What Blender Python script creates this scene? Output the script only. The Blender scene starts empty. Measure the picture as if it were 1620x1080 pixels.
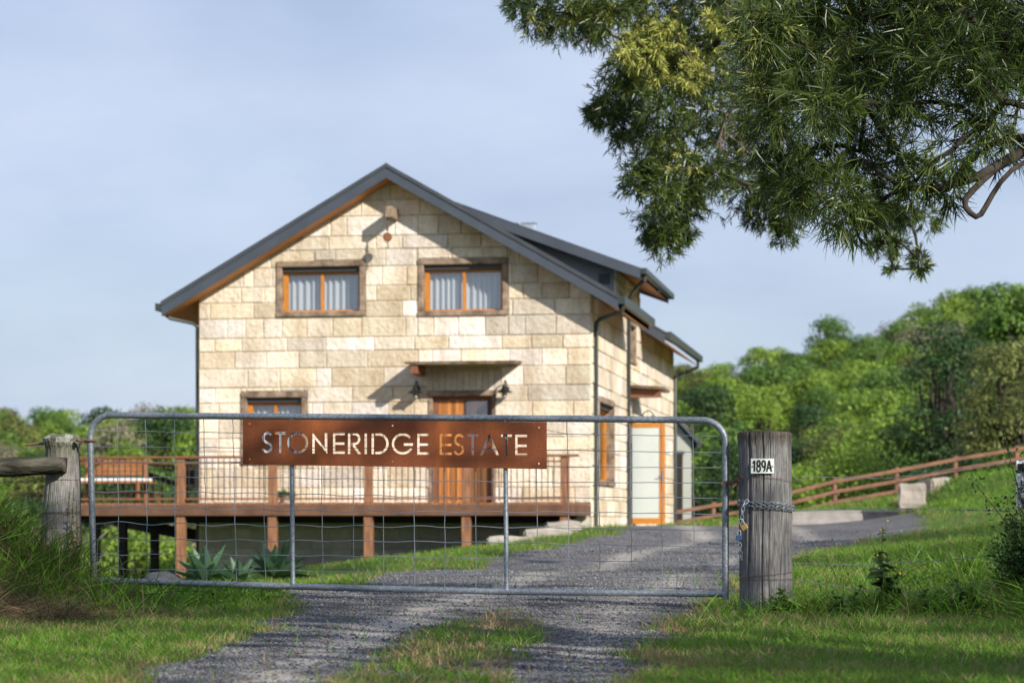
import bpy, bmesh, math, random
import numpy as np
from mathutils import Vector, Matrix
R = math.radians
random.seed(7); rng = np.random.default_rng(7)
SC = bpy.context.scene; COL = SC.collection
# ------------------------------------------------------------------ camera, world, sun, exposure
cam_d = bpy.data.cameras.new('camera'); cam = bpy.data.objects.new('camera', cam_d); COL.objects.link(cam)
cam.location = (0, 0, 0); cam.rotation_euler = (R(90), 0, 0)
cam_d.lens = 85; cam_d.sensor_width = 36; cam_d.shift_y = 287/1620; cam_d.clip_start = .1; cam_d.clip_end = 9000
cam_d.dof.use_dof = True; cam_d.dof.focus_distance = 15.1; cam_d.dof.aperture_fstop = 3.8
SC.camera = cam
F = 3825.0; CX = 810.0; HY = 827.0           # focal length in photo pixels, vertical axis and horizon of the photo
SUN_AZ = Vector((.612, -.791)).normalized(); SUN_EL = R(27)
w = bpy.data.worlds.new('World'); SC.world = w; w.use_nodes = True
nt = w.node_tree; nt.nodes.clear()
def N(t, typ, **kw):
    n = t.nodes.new(typ)
    for k, v in kw.items(): setattr(n, k, v)
    return n
sky = N(nt, 'ShaderNodeTexSky', sky_type='NISHITA', sun_disc=False, sun_elevation=SUN_EL,
        sun_rotation=math.atan2(SUN_AZ.x, SUN_AZ.y), air_density=1.0, dust_density=1.2, ozone_density=1.5)
tc = N(nt, 'ShaderNodeTexCoord'); mp = N(nt, 'ShaderNodeMapping'); mp.inputs['Scale'].default_value = (2.2, 2.2, 7.0)
mp.inputs['Location'].default_value = (1.3, .4, .55)
no = N(nt, 'ShaderNodeTexNoise'); no.inputs['Scale'].default_value = 1.6; no.inputs['Detail'].default_value = 5; no.inputs['Roughness'].default_value = .5
cr = N(nt, 'ShaderNodeValToRGB'); cr.color_ramp.elements[0].position = .33; cr.color_ramp.elements[1].position = .62
cr.color_ramp.elements[0].color = (.6, .6, .6, 1); cr.color_ramp.elements[1].color = (.92, .92, .92, 1)
mx = N(nt, 'ShaderNodeMix', data_type='RGBA'); mx.inputs['B'].default_value = (4.7, 5.5, 7.5, 1)
bg = N(nt, 'ShaderNodeBackground'); bg.inputs['Strength'].default_value = .088; wo = N(nt, 'ShaderNodeOutputWorld')
nt.links.new(tc.outputs['Generated'], mp.inputs['Vector']); nt.links.new(mp.outputs[0], no.inputs['Vector'])
nt.links.new(no.outputs['Fac'], cr.inputs[0]); nt.links.new(cr.outputs[0], mx.inputs['Factor'])
mp2 = N(nt, 'ShaderNodeMapping'); mp2.inputs['Scale'].default_value = (3.2, 3.2, 8.0); mp2.inputs['Location'].default_value = (4.1, 2.2, 1.7)
no2 = N(nt, 'ShaderNodeTexNoise'); no2.inputs['Scale'].default_value = 1.5; no2.inputs['Detail'].default_value = 7; no2.inputs['Roughness'].default_value = .52
cr2 = N(nt, 'ShaderNodeValToRGB'); cr2.color_ramp.elements[0].position = .34; cr2.color_ramp.elements[1].position = .64
cr2.color_ramp.elements[0].color = (3.5, 4.25, 5.85, 1); cr2.color_ramp.elements[1].color = (4.9, 5.55, 7.1, 1)
nt.links.new(tc.outputs['Generated'], mp2.inputs['Vector']); nt.links.new(mp2.outputs[0], no2.inputs['Vector']); nt.links.new(no2.outputs['Fac'], cr2.inputs[0]); nt.links.new(cr2.outputs[0], mx.inputs['B'])
nt.links.new(sky.outputs[0], mx.inputs['A']); nt.links.new(mx.outputs['Result'], bg.inputs[0]); nt.links.new(bg.outputs[0], wo.inputs[0])
sd = bpy.data.lights.new('sun', 'SUN'); sd.energy = 4.2; sd.angle = R(.6); sd.color = (1, .925, .81)
so = bpy.data.objects.new('sun', sd); COL.objects.link(so); so.location = (6, -11, 6)
sv = Vector((SUN_AZ.x*math.cos(SUN_EL), SUN_AZ.y*math.cos(SUN_EL), math.sin(SUN_EL)))
so.rotation_euler = sv.to_track_quat('Z', 'Y').to_euler()
SC.view_settings.view_transform = 'Standard'; SC.view_settings.look = 'None'; SC.view_settings.exposure = .58; SC.view_settings.gamma = 1
SC.cycles.max_bounces = 6; SC.cycles.transparent_max_bounces = 12; SC.cycles.caustics_reflective = False; SC.cycles.caustics_refractive = False

# ------------------------------------------------------------------ materials
MATS = {}
def mat(name, col=(.5,.5,.5), rough=.7, var=0, scale=6, col2=None, bump=0, bscale=30, stretch=(1,1,1), metal=0, spec=.4, attr=None, transl=0, coord='Object', detail=6, ramp=(.35,.65), bdist=.02):
    if name in MATS: return MATS[name]
    m = bpy.data.materials.new(name); m.use_nodes = True; t = m.node_tree; t.nodes.clear()
    b = N(t, 'ShaderNodeBsdfPrincipled'); o = N(t, 'ShaderNodeOutputMaterial')
    b.inputs['Roughness'].default_value = rough; b.inputs['Metallic'].default_value = metal; b.inputs['Specular IOR Level'].default_value = spec
    c = N(t, 'ShaderNodeTexCoord'); mpn = N(t, 'ShaderNodeMapping'); mpn.inputs['Scale'].default_value = stretch
    t.links.new(c.outputs[coord], mpn.inputs[0])
    last = None
    if col2 is not None:
        n = N(t, 'ShaderNodeTexNoise'); n.inputs['Scale'].default_value = scale; n.inputs['Detail'].default_value = detail; n.inputs['Roughness'].default_value = .6
        t.links.new(mpn.outputs[0], n.inputs['Vector'])
        r = N(t, 'ShaderNodeValToRGB'); r.color_ramp.elements[0].position = ramp[0]; r.color_ramp.elements[1].position = ramp[1]
        r.color_ramp.elements[0].color = (*col, 1); r.color_ramp.elements[1].color = (*col2, 1)
        t.links.new(n.outputs['Fac'], r.inputs[0]); last = r.outputs[0]
    if attr:
        a = N(t, 'ShaderNodeAttribute', attribute_name=attr)
        mm = N(t, 'ShaderNodeMix', data_type='RGBA', blend_type='MULTIPLY'); mm.inputs['Factor'].default_value = 1
        if last is None: mm.inputs['A'].default_value = (*col, 1)
        else: t.links.new(last, mm.inputs['A'])
        t.links.new(a.outputs['Color'], mm.inputs['B']); last = mm.outputs['Result']
    if last is None: b.inputs['Base Color'].default_value = (*col, 1)
    else: t.links.new(last, b.inputs['Base Color'])
    if bump:
        n2 = N(t, 'ShaderNodeTexNoise'); n2.inputs['Scale'].default_value = bscale; n2.inputs['Detail'].default_value = 6
        t.links.new(mpn.outputs[0], n2.inputs['Vector'])
        bn = N(t, 'ShaderNodeBump'); bn.inputs['Strength'].default_value = bump; bn.inputs['Distance'].default_value = bdist
        t.links.new(n2.outputs['Fac'], bn.inputs['Height']); t.links.new(bn.outputs[0], b.inputs['Normal'])
    if transl:
        tr = N(t, 'ShaderNodeBsdfTranslucent'); ms = N(t, 'ShaderNodeMixShader'); ms.inputs[0].default_value = transl
        if last is None: tr.inputs[0].default_value = (*col, 1)
        else: t.links.new(last, tr.inputs[0])
        t.links.new(b.outputs[0], ms.inputs[1]); t.links.new(tr.outputs[0], ms.inputs[2]); t.links.new(ms.outputs[0], o.inputs[0])
    else: t.links.new(b.outputs[0], o.inputs[0])
    MATS[name] = m; return m
M_stone = mat('sandstone', (.635,.545,.445), .9, col2=(.77,.70,.61), scale=3.2, bump=1, bscale=11, attr='tone', spec=.15, bdist=.03)
def stain(m):
    t=m.node_tree; b=[n for n in t.nodes if n.type=='BSDF_PRINCIPLED'][0]; lk=b.inputs['Base Color'].links[0]; src=lk.from_socket
    c=N(t,'ShaderNodeTexCoord'); mpn=N(t,'ShaderNodeMapping'); mpn.inputs['Scale'].default_value=(2.2,2.2,.35); n=N(t,'ShaderNodeTexNoise'); n.inputs['Scale'].default_value=1.6; n.inputs['Detail'].default_value=7
    r=N(t,'ShaderNodeValToRGB'); r.color_ramp.elements[0].position=.36; r.color_ramp.elements[0].color=(.90,.885,.86,1); r.color_ramp.elements[1].position=.56; r.color_ramp.elements[1].color=(1.04,1.05,1.06,1)
    n3=N(t,'ShaderNodeTexNoise'); n3.inputs['Scale'].default_value=26; n3.inputs['Detail'].default_value=5; r3=N(t,'ShaderNodeValToRGB'); r3.color_ramp.elements[0].position=.3; r3.color_ramp.elements[0].color=(.88,.865,.83,1); r3.color_ramp.elements[1].position=.6; r3.color_ramp.elements[1].color=(1.06,1.06,1.06,1)
    t.links.new(c.outputs['Object'],mpn.inputs[0]); t.links.new(mpn.outputs[0],n.inputs[0]); t.links.new(n.outputs['Fac'],r.inputs[0]); t.links.new(c.outputs['Object'],n3.inputs[0]); t.links.new(n3.outputs['Fac'],r3.inputs[0])
    q=N(t,'ShaderNodeMix',data_type='RGBA',blend_type='MULTIPLY'); q.inputs['Factor'].default_value=1; q2=N(t,'ShaderNodeMix',data_type='RGBA',blend_type='MULTIPLY'); q2.inputs['Factor'].default_value=1
    t.links.new(src,q.inputs['A']); t.links.new(r.outputs[0],q.inputs['B']); t.links.new(q.outputs['Result'],q2.inputs['A']); t.links.new(r3.outputs[0],q2.inputs['B']); t.links.new(q2.outputs['Result'],b.inputs['Base Color'])
stain(M_stone)
M_mortar = mat('mortar', (.40,.35,.27), .95, col2=(.50,.45,.37), scale=8, spec=.1)
M_block = mat('concrete_block', (.56,.52,.45), .95, col2=(.66,.62,.55), scale=3, bump=.4, bscale=25, attr='tone', spec=.1)
M_steel = mat('slate_steel', (.052,.064,.085), .45, col2=(.064,.077,.10), scale=2, spec=.4)
M_roof = mat('roof_steel', (.045,.052,.062), .5, col2=(.06,.068,.08), scale=3)
M_gutter = mat('gutter_steel', (.035,.045,.043), .4, col2=(.05,.06,.056), scale=3)
M_soffit = mat('soffit_timber', (.42,.17,.045), .6, col2=(.52,.23,.07), scale=3, stretch=(1,1,1))
M_weath = mat('weathered_timber', (.13,.095,.07), .85, col2=(.36,.27,.20), scale=5, stretch=(1,1,1), bump=.8, bscale=18, spec=.15)
M_honey = mat('honey_timber', (.40,.145,.022), .45, col2=(.62,.25,.04), scale=8, stretch=(6,6,1))
M_shut = mat('shutter_box', (.06,.06,.065), .5)
M_curt = mat('curtain_fabric', (.86,.86,.86), .9, transl=.15)
M_doorA = mat('door_timber', (.16,.055,.02), .5, col2=(.60,.27,.07), scale=1.0, stretch=(9,9,.4), detail=3)
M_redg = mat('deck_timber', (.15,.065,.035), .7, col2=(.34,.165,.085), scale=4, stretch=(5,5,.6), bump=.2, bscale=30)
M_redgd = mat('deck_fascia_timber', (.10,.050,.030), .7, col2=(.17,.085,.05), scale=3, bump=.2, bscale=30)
M_dark = mat('near_black', (.018,.014,.012), .8)  # dark timber; also paints the shade of the shed opening and post notch
M_bal = mat('baluster_steel', (.03,.028,.025), .5)
M_galv = mat('galvanised_steel', (.14,.165,.195), .5, col2=(.30,.335,.375), scale=55, metal=.5, bump=.15, bscale=120, bdist=.002)
M_galvw = mat('galvanised_wire', (.24,.27,.31), .45, metal=.4)
M_rust = mat('rusted_wire', (.10,.055,.035), .8, col2=(.18,.11,.08), scale=40)
M_black = mat('black_paint', (.012,.013,.015), .45)
M_white = mat('white_paint', (.62,.64,.60), .6, col2=(.72,.74,.70), scale=10)
M_num = mat('enamel_plate', (.66,.72,.68), .4, col2=(.56,.62,.58), scale=12)
M_post = mat('weathered_post', (.10,.096,.092), .95, col2=(.34,.335,.33), scale=46, stretch=(2.6,2.6,.12), bump=1, bscale=60, spec=.1, ramp=(.3,.72), attr='tone')
stain(M_post)
M_lich = mat('lichen', (.42,.47,.38), .95, col2=(.30,.33,.26), scale=40)
M_log = mat('mossy_log', (.025,.023,.018), .95, col2=(.14,.13,.10), scale=12, stretch=(.3,1.5,1.5), bump=.9, bscale=30, spec=.1)
M_brass = mat('brass', (.32,.20,.07), .45, metal=.7)
M_blue = mat('blue_lock', (.02,.06,.16), .45, metal=.2)
M_blockw = mat('cut_limestone', (.33,.295,.26), .9, col2=(.45,.41,.37), scale=2.5, bump=.8, bscale=9, spec=.1)
M_conc = mat('concrete_kerb', (.22,.205,.195), .95, col2=(.34,.32,.31), scale=3, bump=.4, bscale=20)
M_shed = mat('shed_cladding', (.34,.35,.32), .6, col2=(.38,.39,.36), scale=2)
M_bark = mat('bark', (.018,.015,.013), .95, col2=(.085,.072,.062), scale=9, stretch=(1,1,.4), bump=1, bscale=20, spec=.1)
M_fence = mat('rust_red_rail', (.16,.080,.052), .8, col2=(.27,.135,.085), scale=3, bump=.3, bscale=20)
M_rock = mat('dark_rock', (.035,.038,.046), .9, col2=(.08,.085,.10), scale=4, bump=.8, bscale=10)
M_seat = mat('bench_timber', (.24,.085,.03), .6, col2=(.38,.16,.06), scale=5)
M_brown = mat('brown_timber', (.16,.065,.035), .7, col2=(.24,.10,.055), scale=4)
M_thatch_=None
def leafmat(name, c1, c2, scale=.6, tr=.3, rough=.5, spec=.35, coord='Object'):
    return mat(name, c1, rough, col2=c2, scale=scale, attr='tone', transl=tr, spec=spec, coord=coord, ramp=(.3,.7))
M_wat = leafmat('wattle_leaf', (.040,.072,.013), (.092,.132,.023), 1.5, .3, .38, .5)
M_watn = leafmat('wattle_new_growth', (.40,.43,.10), (.52,.52,.16), 2, .35)
M_grass = leafmat('grass_blade', (.085,.195,.018),(.155,.285,.030), .9, .35, .5, .3)
M_dry = leafmat('dry_grass', (.24,.175,.09), (.40,.31,.17), 1.5, .3, .8, .1)
M_thatch = leafmat('dead_thatch', (.10,.072,.048), (.21,.155,.10), 2, .15, .9, .1)
M_weed = leafmat('weed_leaf', (.035,.085,.018), (.075,.15,.03), 3, .3)
M_agave = mat('agave_leaf', (.045,.105,.055), .5, col2=(.08,.155,.08), scale=2, attr='tone')
def glassmat():
    m = bpy.data.materials.new('window_glass'); m.use_nodes = True; t = m.node_tree; t.nodes.clear()
    o = N(t,'ShaderNodeOutputMaterial'); a = N(t,'ShaderNodeBsdfTransparent'); g = N(t,'ShaderNodeBsdfGlossy'); g.inputs['Roughness'].default_value=.03
    a.inputs[0].default_value = (.93,.96,.98,1)
    f = N(t,'ShaderNodeLayerWeight'); f.inputs[0].default_value=.25; ma = N(t,'ShaderNodeMath', operation='MULTIPLY_ADD'); ma.inputs[1].default_value=.5; ma.inputs[2].default_value=.14
    s = N(t,'ShaderNodeMixShader'); t.links.new(f.outputs['Facing'], ma.inputs[0]); t.links.new(ma.outputs[0], s.inputs[0]); t.links.new(a.outputs[0], s.inputs[1]); t.links.new(g.outputs[0], s.inputs[2]); t.links.new(s.outputs[0], o.inputs[0])
    return m
M_glass = glassmat()
def signmat():
    m = bpy.data.materials.new('rusted_sign_plate'); m.use_nodes = True; t = m.node_tree; b = t.nodes['Principled BSDF']
    b.inputs['Roughness'].default_value=.75; b.inputs['Specular IOR Level'].default_value=.25
    c = N(t,'ShaderNodeTexCoord')
    n1 = N(t,'ShaderNodeTexNoise'); n1.inputs['Scale'].default_value=2.2; n1.inputs['Detail'].default_value=6
    mpn = N(t,'ShaderNodeMapping'); mpn.inputs['Scale'].default_value=(2.2,1,.7); t.links.new(c.outputs['Object'], mpn.inputs[0]); t.links.new(mpn.outputs[0], n1.inputs[0])
    r = N(t,'ShaderNodeValToRGB'); e = r.color_ramp.elements; e[0].position=.34; e[0].color=(.15,.042,.02,1); e[1].position=.78; e[1].color=(.38,.11,.025,1)
    x = e.new(.56); x.color=(.21,.058,.022,1)
    t.links.new(n1.outputs['Fac'], r.inputs[0])
    n2 = N(t,'ShaderNodeTexNoise'); n2.inputs['Scale'].default_value=150; n2.inputs['Detail'].default_value=2; t.links.new(c.outputs['Object'], n2.inputs[0])
    r2 = N(t,'ShaderNodeValToRGB'); r2.color_ramp.elements[0].position=.52; r2.color_ramp.elements[1].position=.72
    t.links.new(n2.outputs['Fac'], r2.inputs[0])
    mxx = N(t,'ShaderNodeMix', data_type='RGBA'); mxx.inputs['B'].default_value=(.36,.15,.055,1); t.links.new(r2.outputs[0], mxx.inputs['Factor']); t.links.new(r.outputs[0], mxx.inputs['A'])
    t.links.new(mxx.outputs['Result'], b.inputs['Base Color'])
    bn = N(t,'ShaderNodeBump'); bn.inputs['Strength'].default_value=.5; bn.inputs['Distance'].default_value=.003; t.links.new(n2.outputs['Fac'], bn.inputs['Height']); t.links.new(bn.outputs[0], b.inputs['Normal'])
    return m
M_sign = signmat()

# ------------------------------------------------------------------ helpers
SPACE = [Matrix.Identity(4)]
ROOTM = {}
def tag(o, label=None, cat=None, group=None, kind=None):
    if label: o['label'] = label
    if cat: o['category'] = cat
    if group: o['group'] = group
    if kind: o['kind'] = kind
    return o
def thing(name, label, cat, loc=(0,0,0), group=None, world=None):
    """An Empty at the thing's base, loc given in the current space."""
    o = bpy.data.objects.new(name, None); COL.objects.link(o); o.empty_display_size = .1
    Mw = world if world is not None else SPACE[0] @ Matrix.Translation(Vector(loc))
    o.matrix_world = Mw; o.location = Mw.translation; o.rotation_euler = Mw.to_euler(); ROOTM[o.name] = Mw.copy()
    return tag(o, label, cat, group)
def rootm(o):
    while o.parent: o = o.parent
    return ROOTM.get(o.name, Matrix.Identity(4))
def link(name, me, parent=None, mats=(), Mw=None):
    """me is in coordinates of the current space (or Mw)."""
    Mw = SPACE[0] if Mw is None else Mw
    T = Mw if parent is None else rootm(parent).inverted() @ Mw
    me.transform(T)
    for m_ in mats: me.materials.append(m_)
    o = bpy.data.objects.new(name, me); COL.objects.link(o)
    if parent is not None: o.parent = parent
    return o
def ray(px, py, axis, val, M=None):
    """point of the current space (or M) where the sight line of a photo pixel meets the plane axis=val"""
    Mi = (SPACE[0] if M is None else M).inverted()
    o = Mi @ Vector((0,0,0)); d = Mi.to_3x3() @ Vector(((px-CX)/F, 1, (HY-py)/F))
    k = (val - o[axis]) / d[axis]
    return o + d*k
def W(px, py, Y): return Vector(((px-CX)/F*Y, Y, (HY-py)/F*Y))

class MB:
    def __init__(s): s.v=[]; s.f=[]; s.mi=[]; s.t=[]; s.tn=1.0; s.m=0
    def add(s, vs, fs):
        b = len(s.v); s.v += [tuple(x) for x in vs]
        tn = s.tn if isinstance(s.tn, tuple) else (s.tn,)*3
        s.t += [tn]*len(vs)
        for f in fs: s.f.append([b+i for i in f]); s.mi.append(s.m)
        return s
    def box(s, x0,x1,y0,y1,z0,z1):
        x0,x1=min(x0,x1),max(x0,x1); y0,y1=min(y0,y1),max(y0,y1); z0,z1=min(z0,z1),max(z0,z1)
        return s.add([(x,y,z) for z in (z0,z1) for y in (y0,y1) for x in (x0,x1)],
              [(0,2,3,1),(4,5,7,6),(0,1,5,4),(2,6,7,3),(0,4,6,2),(1,3,7,5)])
    def bar(s, p0, p1, a, b, up=(0,0,1)):
        p0=Vector(p0); p1=Vector(p1); d=(p1-p0).normalized(); up=Vector(up)
        sd_=d.cross(up)
        if sd_.length<1e-4: sd_=d.cross(Vector((1,0,0)))
        sd_.normalize(); u=sd_.cross(d)
        vs=[p+sd_*(i*a/2)+u*(j*b/2) for p in (p0,p1) for (i,j) in ((-1,-1),(1,-1),(1,1),(-1,1))]
        return s.add(vs,[(0,1,2,3),(7,6,5,4),(0,4,5,1),(1,5,6,2),(2,6,7,3),(3,7,4,0)])
    def tube(s, pts, r, n=8, cap=True, closed=False):
        pts=[Vector(p) for p in pts]; m=len(pts)
        rs = r if isinstance(r,(list,tuple)) else [r]*m
        vs=[]; fs=[]; ref=None
        for i,p in enumerate(pts):
            if closed: d=(pts[(i+1)%m]-pts[i-1])
            else: d=(pts[min(i+1,m-1)]-pts[max(i-1,0)])
            d.normalize()
            if ref is None:
                ref=d.cross(Vector((0,0,1)))
                if ref.length<.1: ref=d.cross(Vector((0,1,0)))
            ref=(ref-d*ref.dot(d)).normalized(); q=d.cross(ref)
            vs+=[p+(ref*math.cos(2*math.pi*k/n)+q*math.sin(2*math.pi*k/n))*rs[i] for k in range(n)]
        for i in range(m if closed else m-1):
            j=(i+1)%m
            for k in range(n): fs.append((i*n+k,i*n+(k+1)%n,j*n+(k+1)%n,j*n+k))
        if cap and not closed: fs.append(tuple(range(n))[::-1]); fs.append(tuple((m-1)*n+k for k in range(n)))
        return s.add(vs,fs)
    def lathe(s, prof, c=(0,0,0), n=20, ax='z', wob=0):
        vs=[]; fs=[]; c=Vector(c)
        for i,(r,h) in enumerate(prof):
            for k in range(n):
                a=2*math.pi*k/n; rr=r*(1+wob*math.sin(3*a+1)*.5+wob*math.sin(7*a+i*.6)*.3)
                p=(rr*math.cos(a),rr*math.sin(a),h) if ax=='z' else (rr*math.cos(a),h,rr*math.sin(a))
                vs.append(c+Vector(p))
        for i in range(len(prof)-1):
            for k in range(n): fs.append((i*n+k,i*n+(k+1)%n,(i+1)*n+(k+1)%n,(i+1)*n+k))
        fs.append(tuple(range(n))[::-1]); fs.append(tuple((len(prof)-1)*n+k for k in range(n)))
        return s.add(vs,fs)
    def prism(s, poly, a, b, axis=1):
        """poly: 2D points in the two other axes; extruded from a to b along axis"""
        def P(p,h):
            return (p[0],h,p[1]) if axis==1 else ((h,p[0],p[1]) if axis==0 else (p[0],p[1],h))
        n=len(poly)
        return s.add([P(p,a) for p in poly]+[P(p,b) for p in poly],
            [tuple(range(n)),tuple(range(2*n-1,n-1,-1))]+[(i,n+i,n+(i+1)%n,(i+1)%n) for i in range(n)])
    def build(s, name, mats, parent=None, smooth=False, bevel=0, Mw=None, **tg):
        if not isinstance(mats,(list,tuple)): mats=[mats]
        me=bpy.data.meshes.new(name); me.from_pydata(s.v,[],s.f); 
        me.polygons.foreach_set('material_index', s.mi)
        ca=me.color_attributes.new('tone','FLOAT_COLOR','POINT')
        ca.data.foreach_set('color', np.array([[a,b,c,1] for a,b,c in s.t],dtype=np.float32).ravel())
        o=link(name,me,parent,mats,Mw)
        bm=bmesh.new(); bm.from_mesh(me); bmesh.ops.recalc_face_normals(bm,faces=bm.faces); bm.to_mesh(me); bm.free()
        if smooth:
            me.polygons.foreach_set('use_smooth',[True]*len(me.polygons))
            try: me.set_sharp_from_angle(angle=R(40))
            except Exception: pass
        if bevel:
            b=o.modifiers.new('bevel','BEVEL'); b.width=bevel; b.segments=2; b.limit_method='ANGLE'
        return tag(o,**tg) if tg else o
def mesh_np(name, V, Q, mats, parent=None, tone=None, mi=None, Mw=None, smooth=False):
    """V (n,3), Q (m,k) -> mesh object"""
    me=bpy.data.meshes.new(name); V=np.ascontiguousarray(V,dtype=np.float32); Q=np.ascontiguousarray(Q,dtype=np.int32)
    me.vertices.add(len(V)); me.vertices.foreach_set('co',V.ravel())
    m,k=Q.shape; me.loops.add(m*k); me.loops.foreach_set('vertex_index',Q.ravel())
    me.polygons.add(m); me.polygons.foreach_set('loop_start',np.arange(0,m*k,k,dtype=np.int32))
    try: me.polygons.foreach_set('loop_total',np.full(m,k,dtype=np.int32))
    except Exception: pass
    if mi is not None: me.polygons.foreach_set('material_index',np.asarray(mi,dtype=np.int32))
    if smooth: me.polygons.foreach_set('use_smooth',np.ones(m,dtype=bool))
    me.update(calc_edges=True)
    if tone is not None:
        ca=me.color_attributes.new('tone','FLOAT_COLOR','POINT'); c=np.ones((len(V),4),dtype=np.float32)
        c[:,:3]=tone if tone.ndim==2 else tone[:,None]; ca.data.foreach_set('color',c.ravel())
    return link(name,me,parent,mats if isinstance(mats,(list,tuple)) else [mats],Mw)
def norm(a): return a/np.maximum(np.linalg.norm(a,axis=1,keepdims=True),1e-9)
def blades(P, D, L, Wd, bend, seg=2, side=None):
    """ribbon leaves: base P, direction D, length L, width Wd, bend vector -> V,Q,per-leaf vertex count"""
    n=len(P); D=norm(D)
    if side is None: side=norm(np.cross(D, rng.normal(size=(n,3))))
    rows=[]
    for i in range(seg+1):
        t=i/seg; c=P+D*(L*t)[:,None]+bend*((t*t)*L)[:,None]
        wv = Wd*(.55 if i==0 else (.12 if i==seg else 1.0))
        rows.append(c-side*(wv/2)[:,None]); rows.append(c+side*(wv/2)[:,None])
    V=np.stack(rows,axis=1).reshape(-1,3); k=2*(seg+1)
    base=(np.arange(n)*k)[:,None]
    Q=np.concatenate([base+np.array([[2*i,2*i+1,2*i+3,2*i+2]]) for i in range(seg)],axis=1).reshape(-1,4)
    return V,Q,k
def vnoise(x,y,s=1.0,seed=0):
    x=np.asarray(x)/s; y=np.asarray(y)/s; xi=np.floor(x).astype(np.int64); yi=np.floor(y).astype(np.int64); fx=x-xi; fy=y-yi
    fx=fx*fx*(3-2*fx); fy=fy*fy*(3-2*fy)
    def h(a,b):
        q=(a*374761393+b*668265263+seed*1274126177)&0x7fffffff; q=((q^(q>>13))*1274126177)&0x7fffffff
        return ((q^(q>>16))&0xffff)/65535.0
    return (h(xi,yi)*(1-fx)+h(xi+1,yi)*fx)*(1-fy)+(h(xi,yi+1)*(1-fx)+h(xi+1,yi+1)*fx)*fy
def fbm(x,y,s,seed=0): return vnoise(x,y,s,seed)*.5+vnoise(x,y,s/2,seed+1)*.3+vnoise(x,y,s/4,seed+2)*.2

# ------------------------------------------------------------------ terrain
CP=[]
def cp(px,py,Y,dz=0): v=W(px,py,Y); CP.append((v.x,v.y,v.z+dz))
for x in (-60,-20,-6,-2,2,6,20,60):
    for y in (-60,-20,-5,3): CP.append((x,y,-.66+.02*(abs(x)>4)))
for x in (-3.2,-1.4,0,1.4,3.2): CP.append((x,8.5,-.625)); CP.append((x,11.5,-.61))
for x,z in ((-6,-.5),(-4.6,-.52),(-2.6,-.61),(-1.4,-.585),(0,-.565),(1.2,-.57),(2.2,-.565),(3.3,-.52),(5,-.35),(8,-.1)): CP.append((x,15,z))
for x,z in ((-8,-.9),(-4.5,-.45),(-3,-.50),(-2,-.52),(-1.2,-.54),(0,-.53),(1.2,-.535),(2.5,-.53),(4,-.42),(6,-.1),(10,.4)): CP.append((x,18.5,z))
for px,py,Y in ((1150,905,25),(900,905,25),(700,905,25),(600,912,24),(1300,900,25),(1450,880,25),(1620,860,25),
   (1300,874,33),(1100,872,33),(900,872,33),(800,872,33),(1450,865,33),(1620,835,33),(740,880,32),
   (1400,852,40),(1200,852,40),(1000,850,40),(930,848,40),(880,850,40),(1500,838,40),(1620,812,40),
   (1420,836,48),(1250,837,48),(1050,838,48),(960,838,46),(1500,815,48),(1620,785,47),
   (1080,833,56),(1250,832,56),(1400,828,56),(1440,803,57),(1490,770,57),(1620,752,58),(1700,735,60),(1900,700,60),
   (1128,828,68),(1225,822,68),(1320,812,68),(1418,797,68),(1510,778,68),(1608,760,68),(1750,735,68),(1050,833,68),
   (600,925,30),(430,924,30),(330,930,30),(250,950,28),(150,960,28),(500,925,27),(400,945,24),(250,960,22),(50,960,24),
   (200,940,46),(315,930,46),(430,915,45),(585,905,45),(700,885,45),(800,860,44),(860,845,44),(100,960,46),(0,980,46),(500,905,52),(750,860,55)):
    cp(px,py,Y)
for (x,y,z) in ((-12,22,-1.6),(-20,30,-3),(-12,60,-3),(-5,62,-1.8),(-25,60,-5),(-30,90,-7),(-15,90,-6),(0,90,-3),(12,85,-1),(22,85,.6),(40,85,3),
   (-60,130,-6),(-25,130,-6),(-8,130,-5),(10,130,-2),(30,130,1.5),(60,130,5),(100,130,9),
   (-60,190,0),(-30,190,1),(-10,190,0),(15,190,4.5),(40,190,8),(70,190,11),(130,190,16),
   (-100,260,6),(-60,255,6.8),(-45,255,5.4),(-25,258,3.6),(0,262,2),(25,290,13.5),(45,300,18),(62,300,21),(80,300,24),(130,300,30),
   (-60,350,2),(0,350,2),(60,360,10),(120,360,18),(-300,0,4),(300,0,10),(-300,300,10),(300,300,40),(0,700,-6),(-800,900,0),(800,900,0),(-3000,-3000,0),(3000,-3000,0),(-3000,3000,0),(3000,3000,0),(0,-3000,0),(0,3000,-5),(-20,-300,-2)):
    CP.append((x,y,z))
CPa=np.array(CP)
def kern(r2): return -np.sqrt(r2+1.0)
_A=kern(((CPa[:,None,:2]-CPa[None,:,:2])**2).sum(-1)); n_=len(CPa)
_B=np.zeros((n_+1,n_+1)); _B[:n_,:n_]=_A-np.eye(n_)*.02; _B[n_,:n_]=1; _B[:n_,n_]=1
_w=np.linalg.solve(_B,np.append(CPa[:,2],0))
MOUND=[(-3.45,16.4,.62,.8,.33),(-4.2,15.8,.9,1.05,.40),(-5.6,15.9,1.2,1.2,.36)]   # bank of earth round the left post: x,y,rx,ry,h
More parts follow.
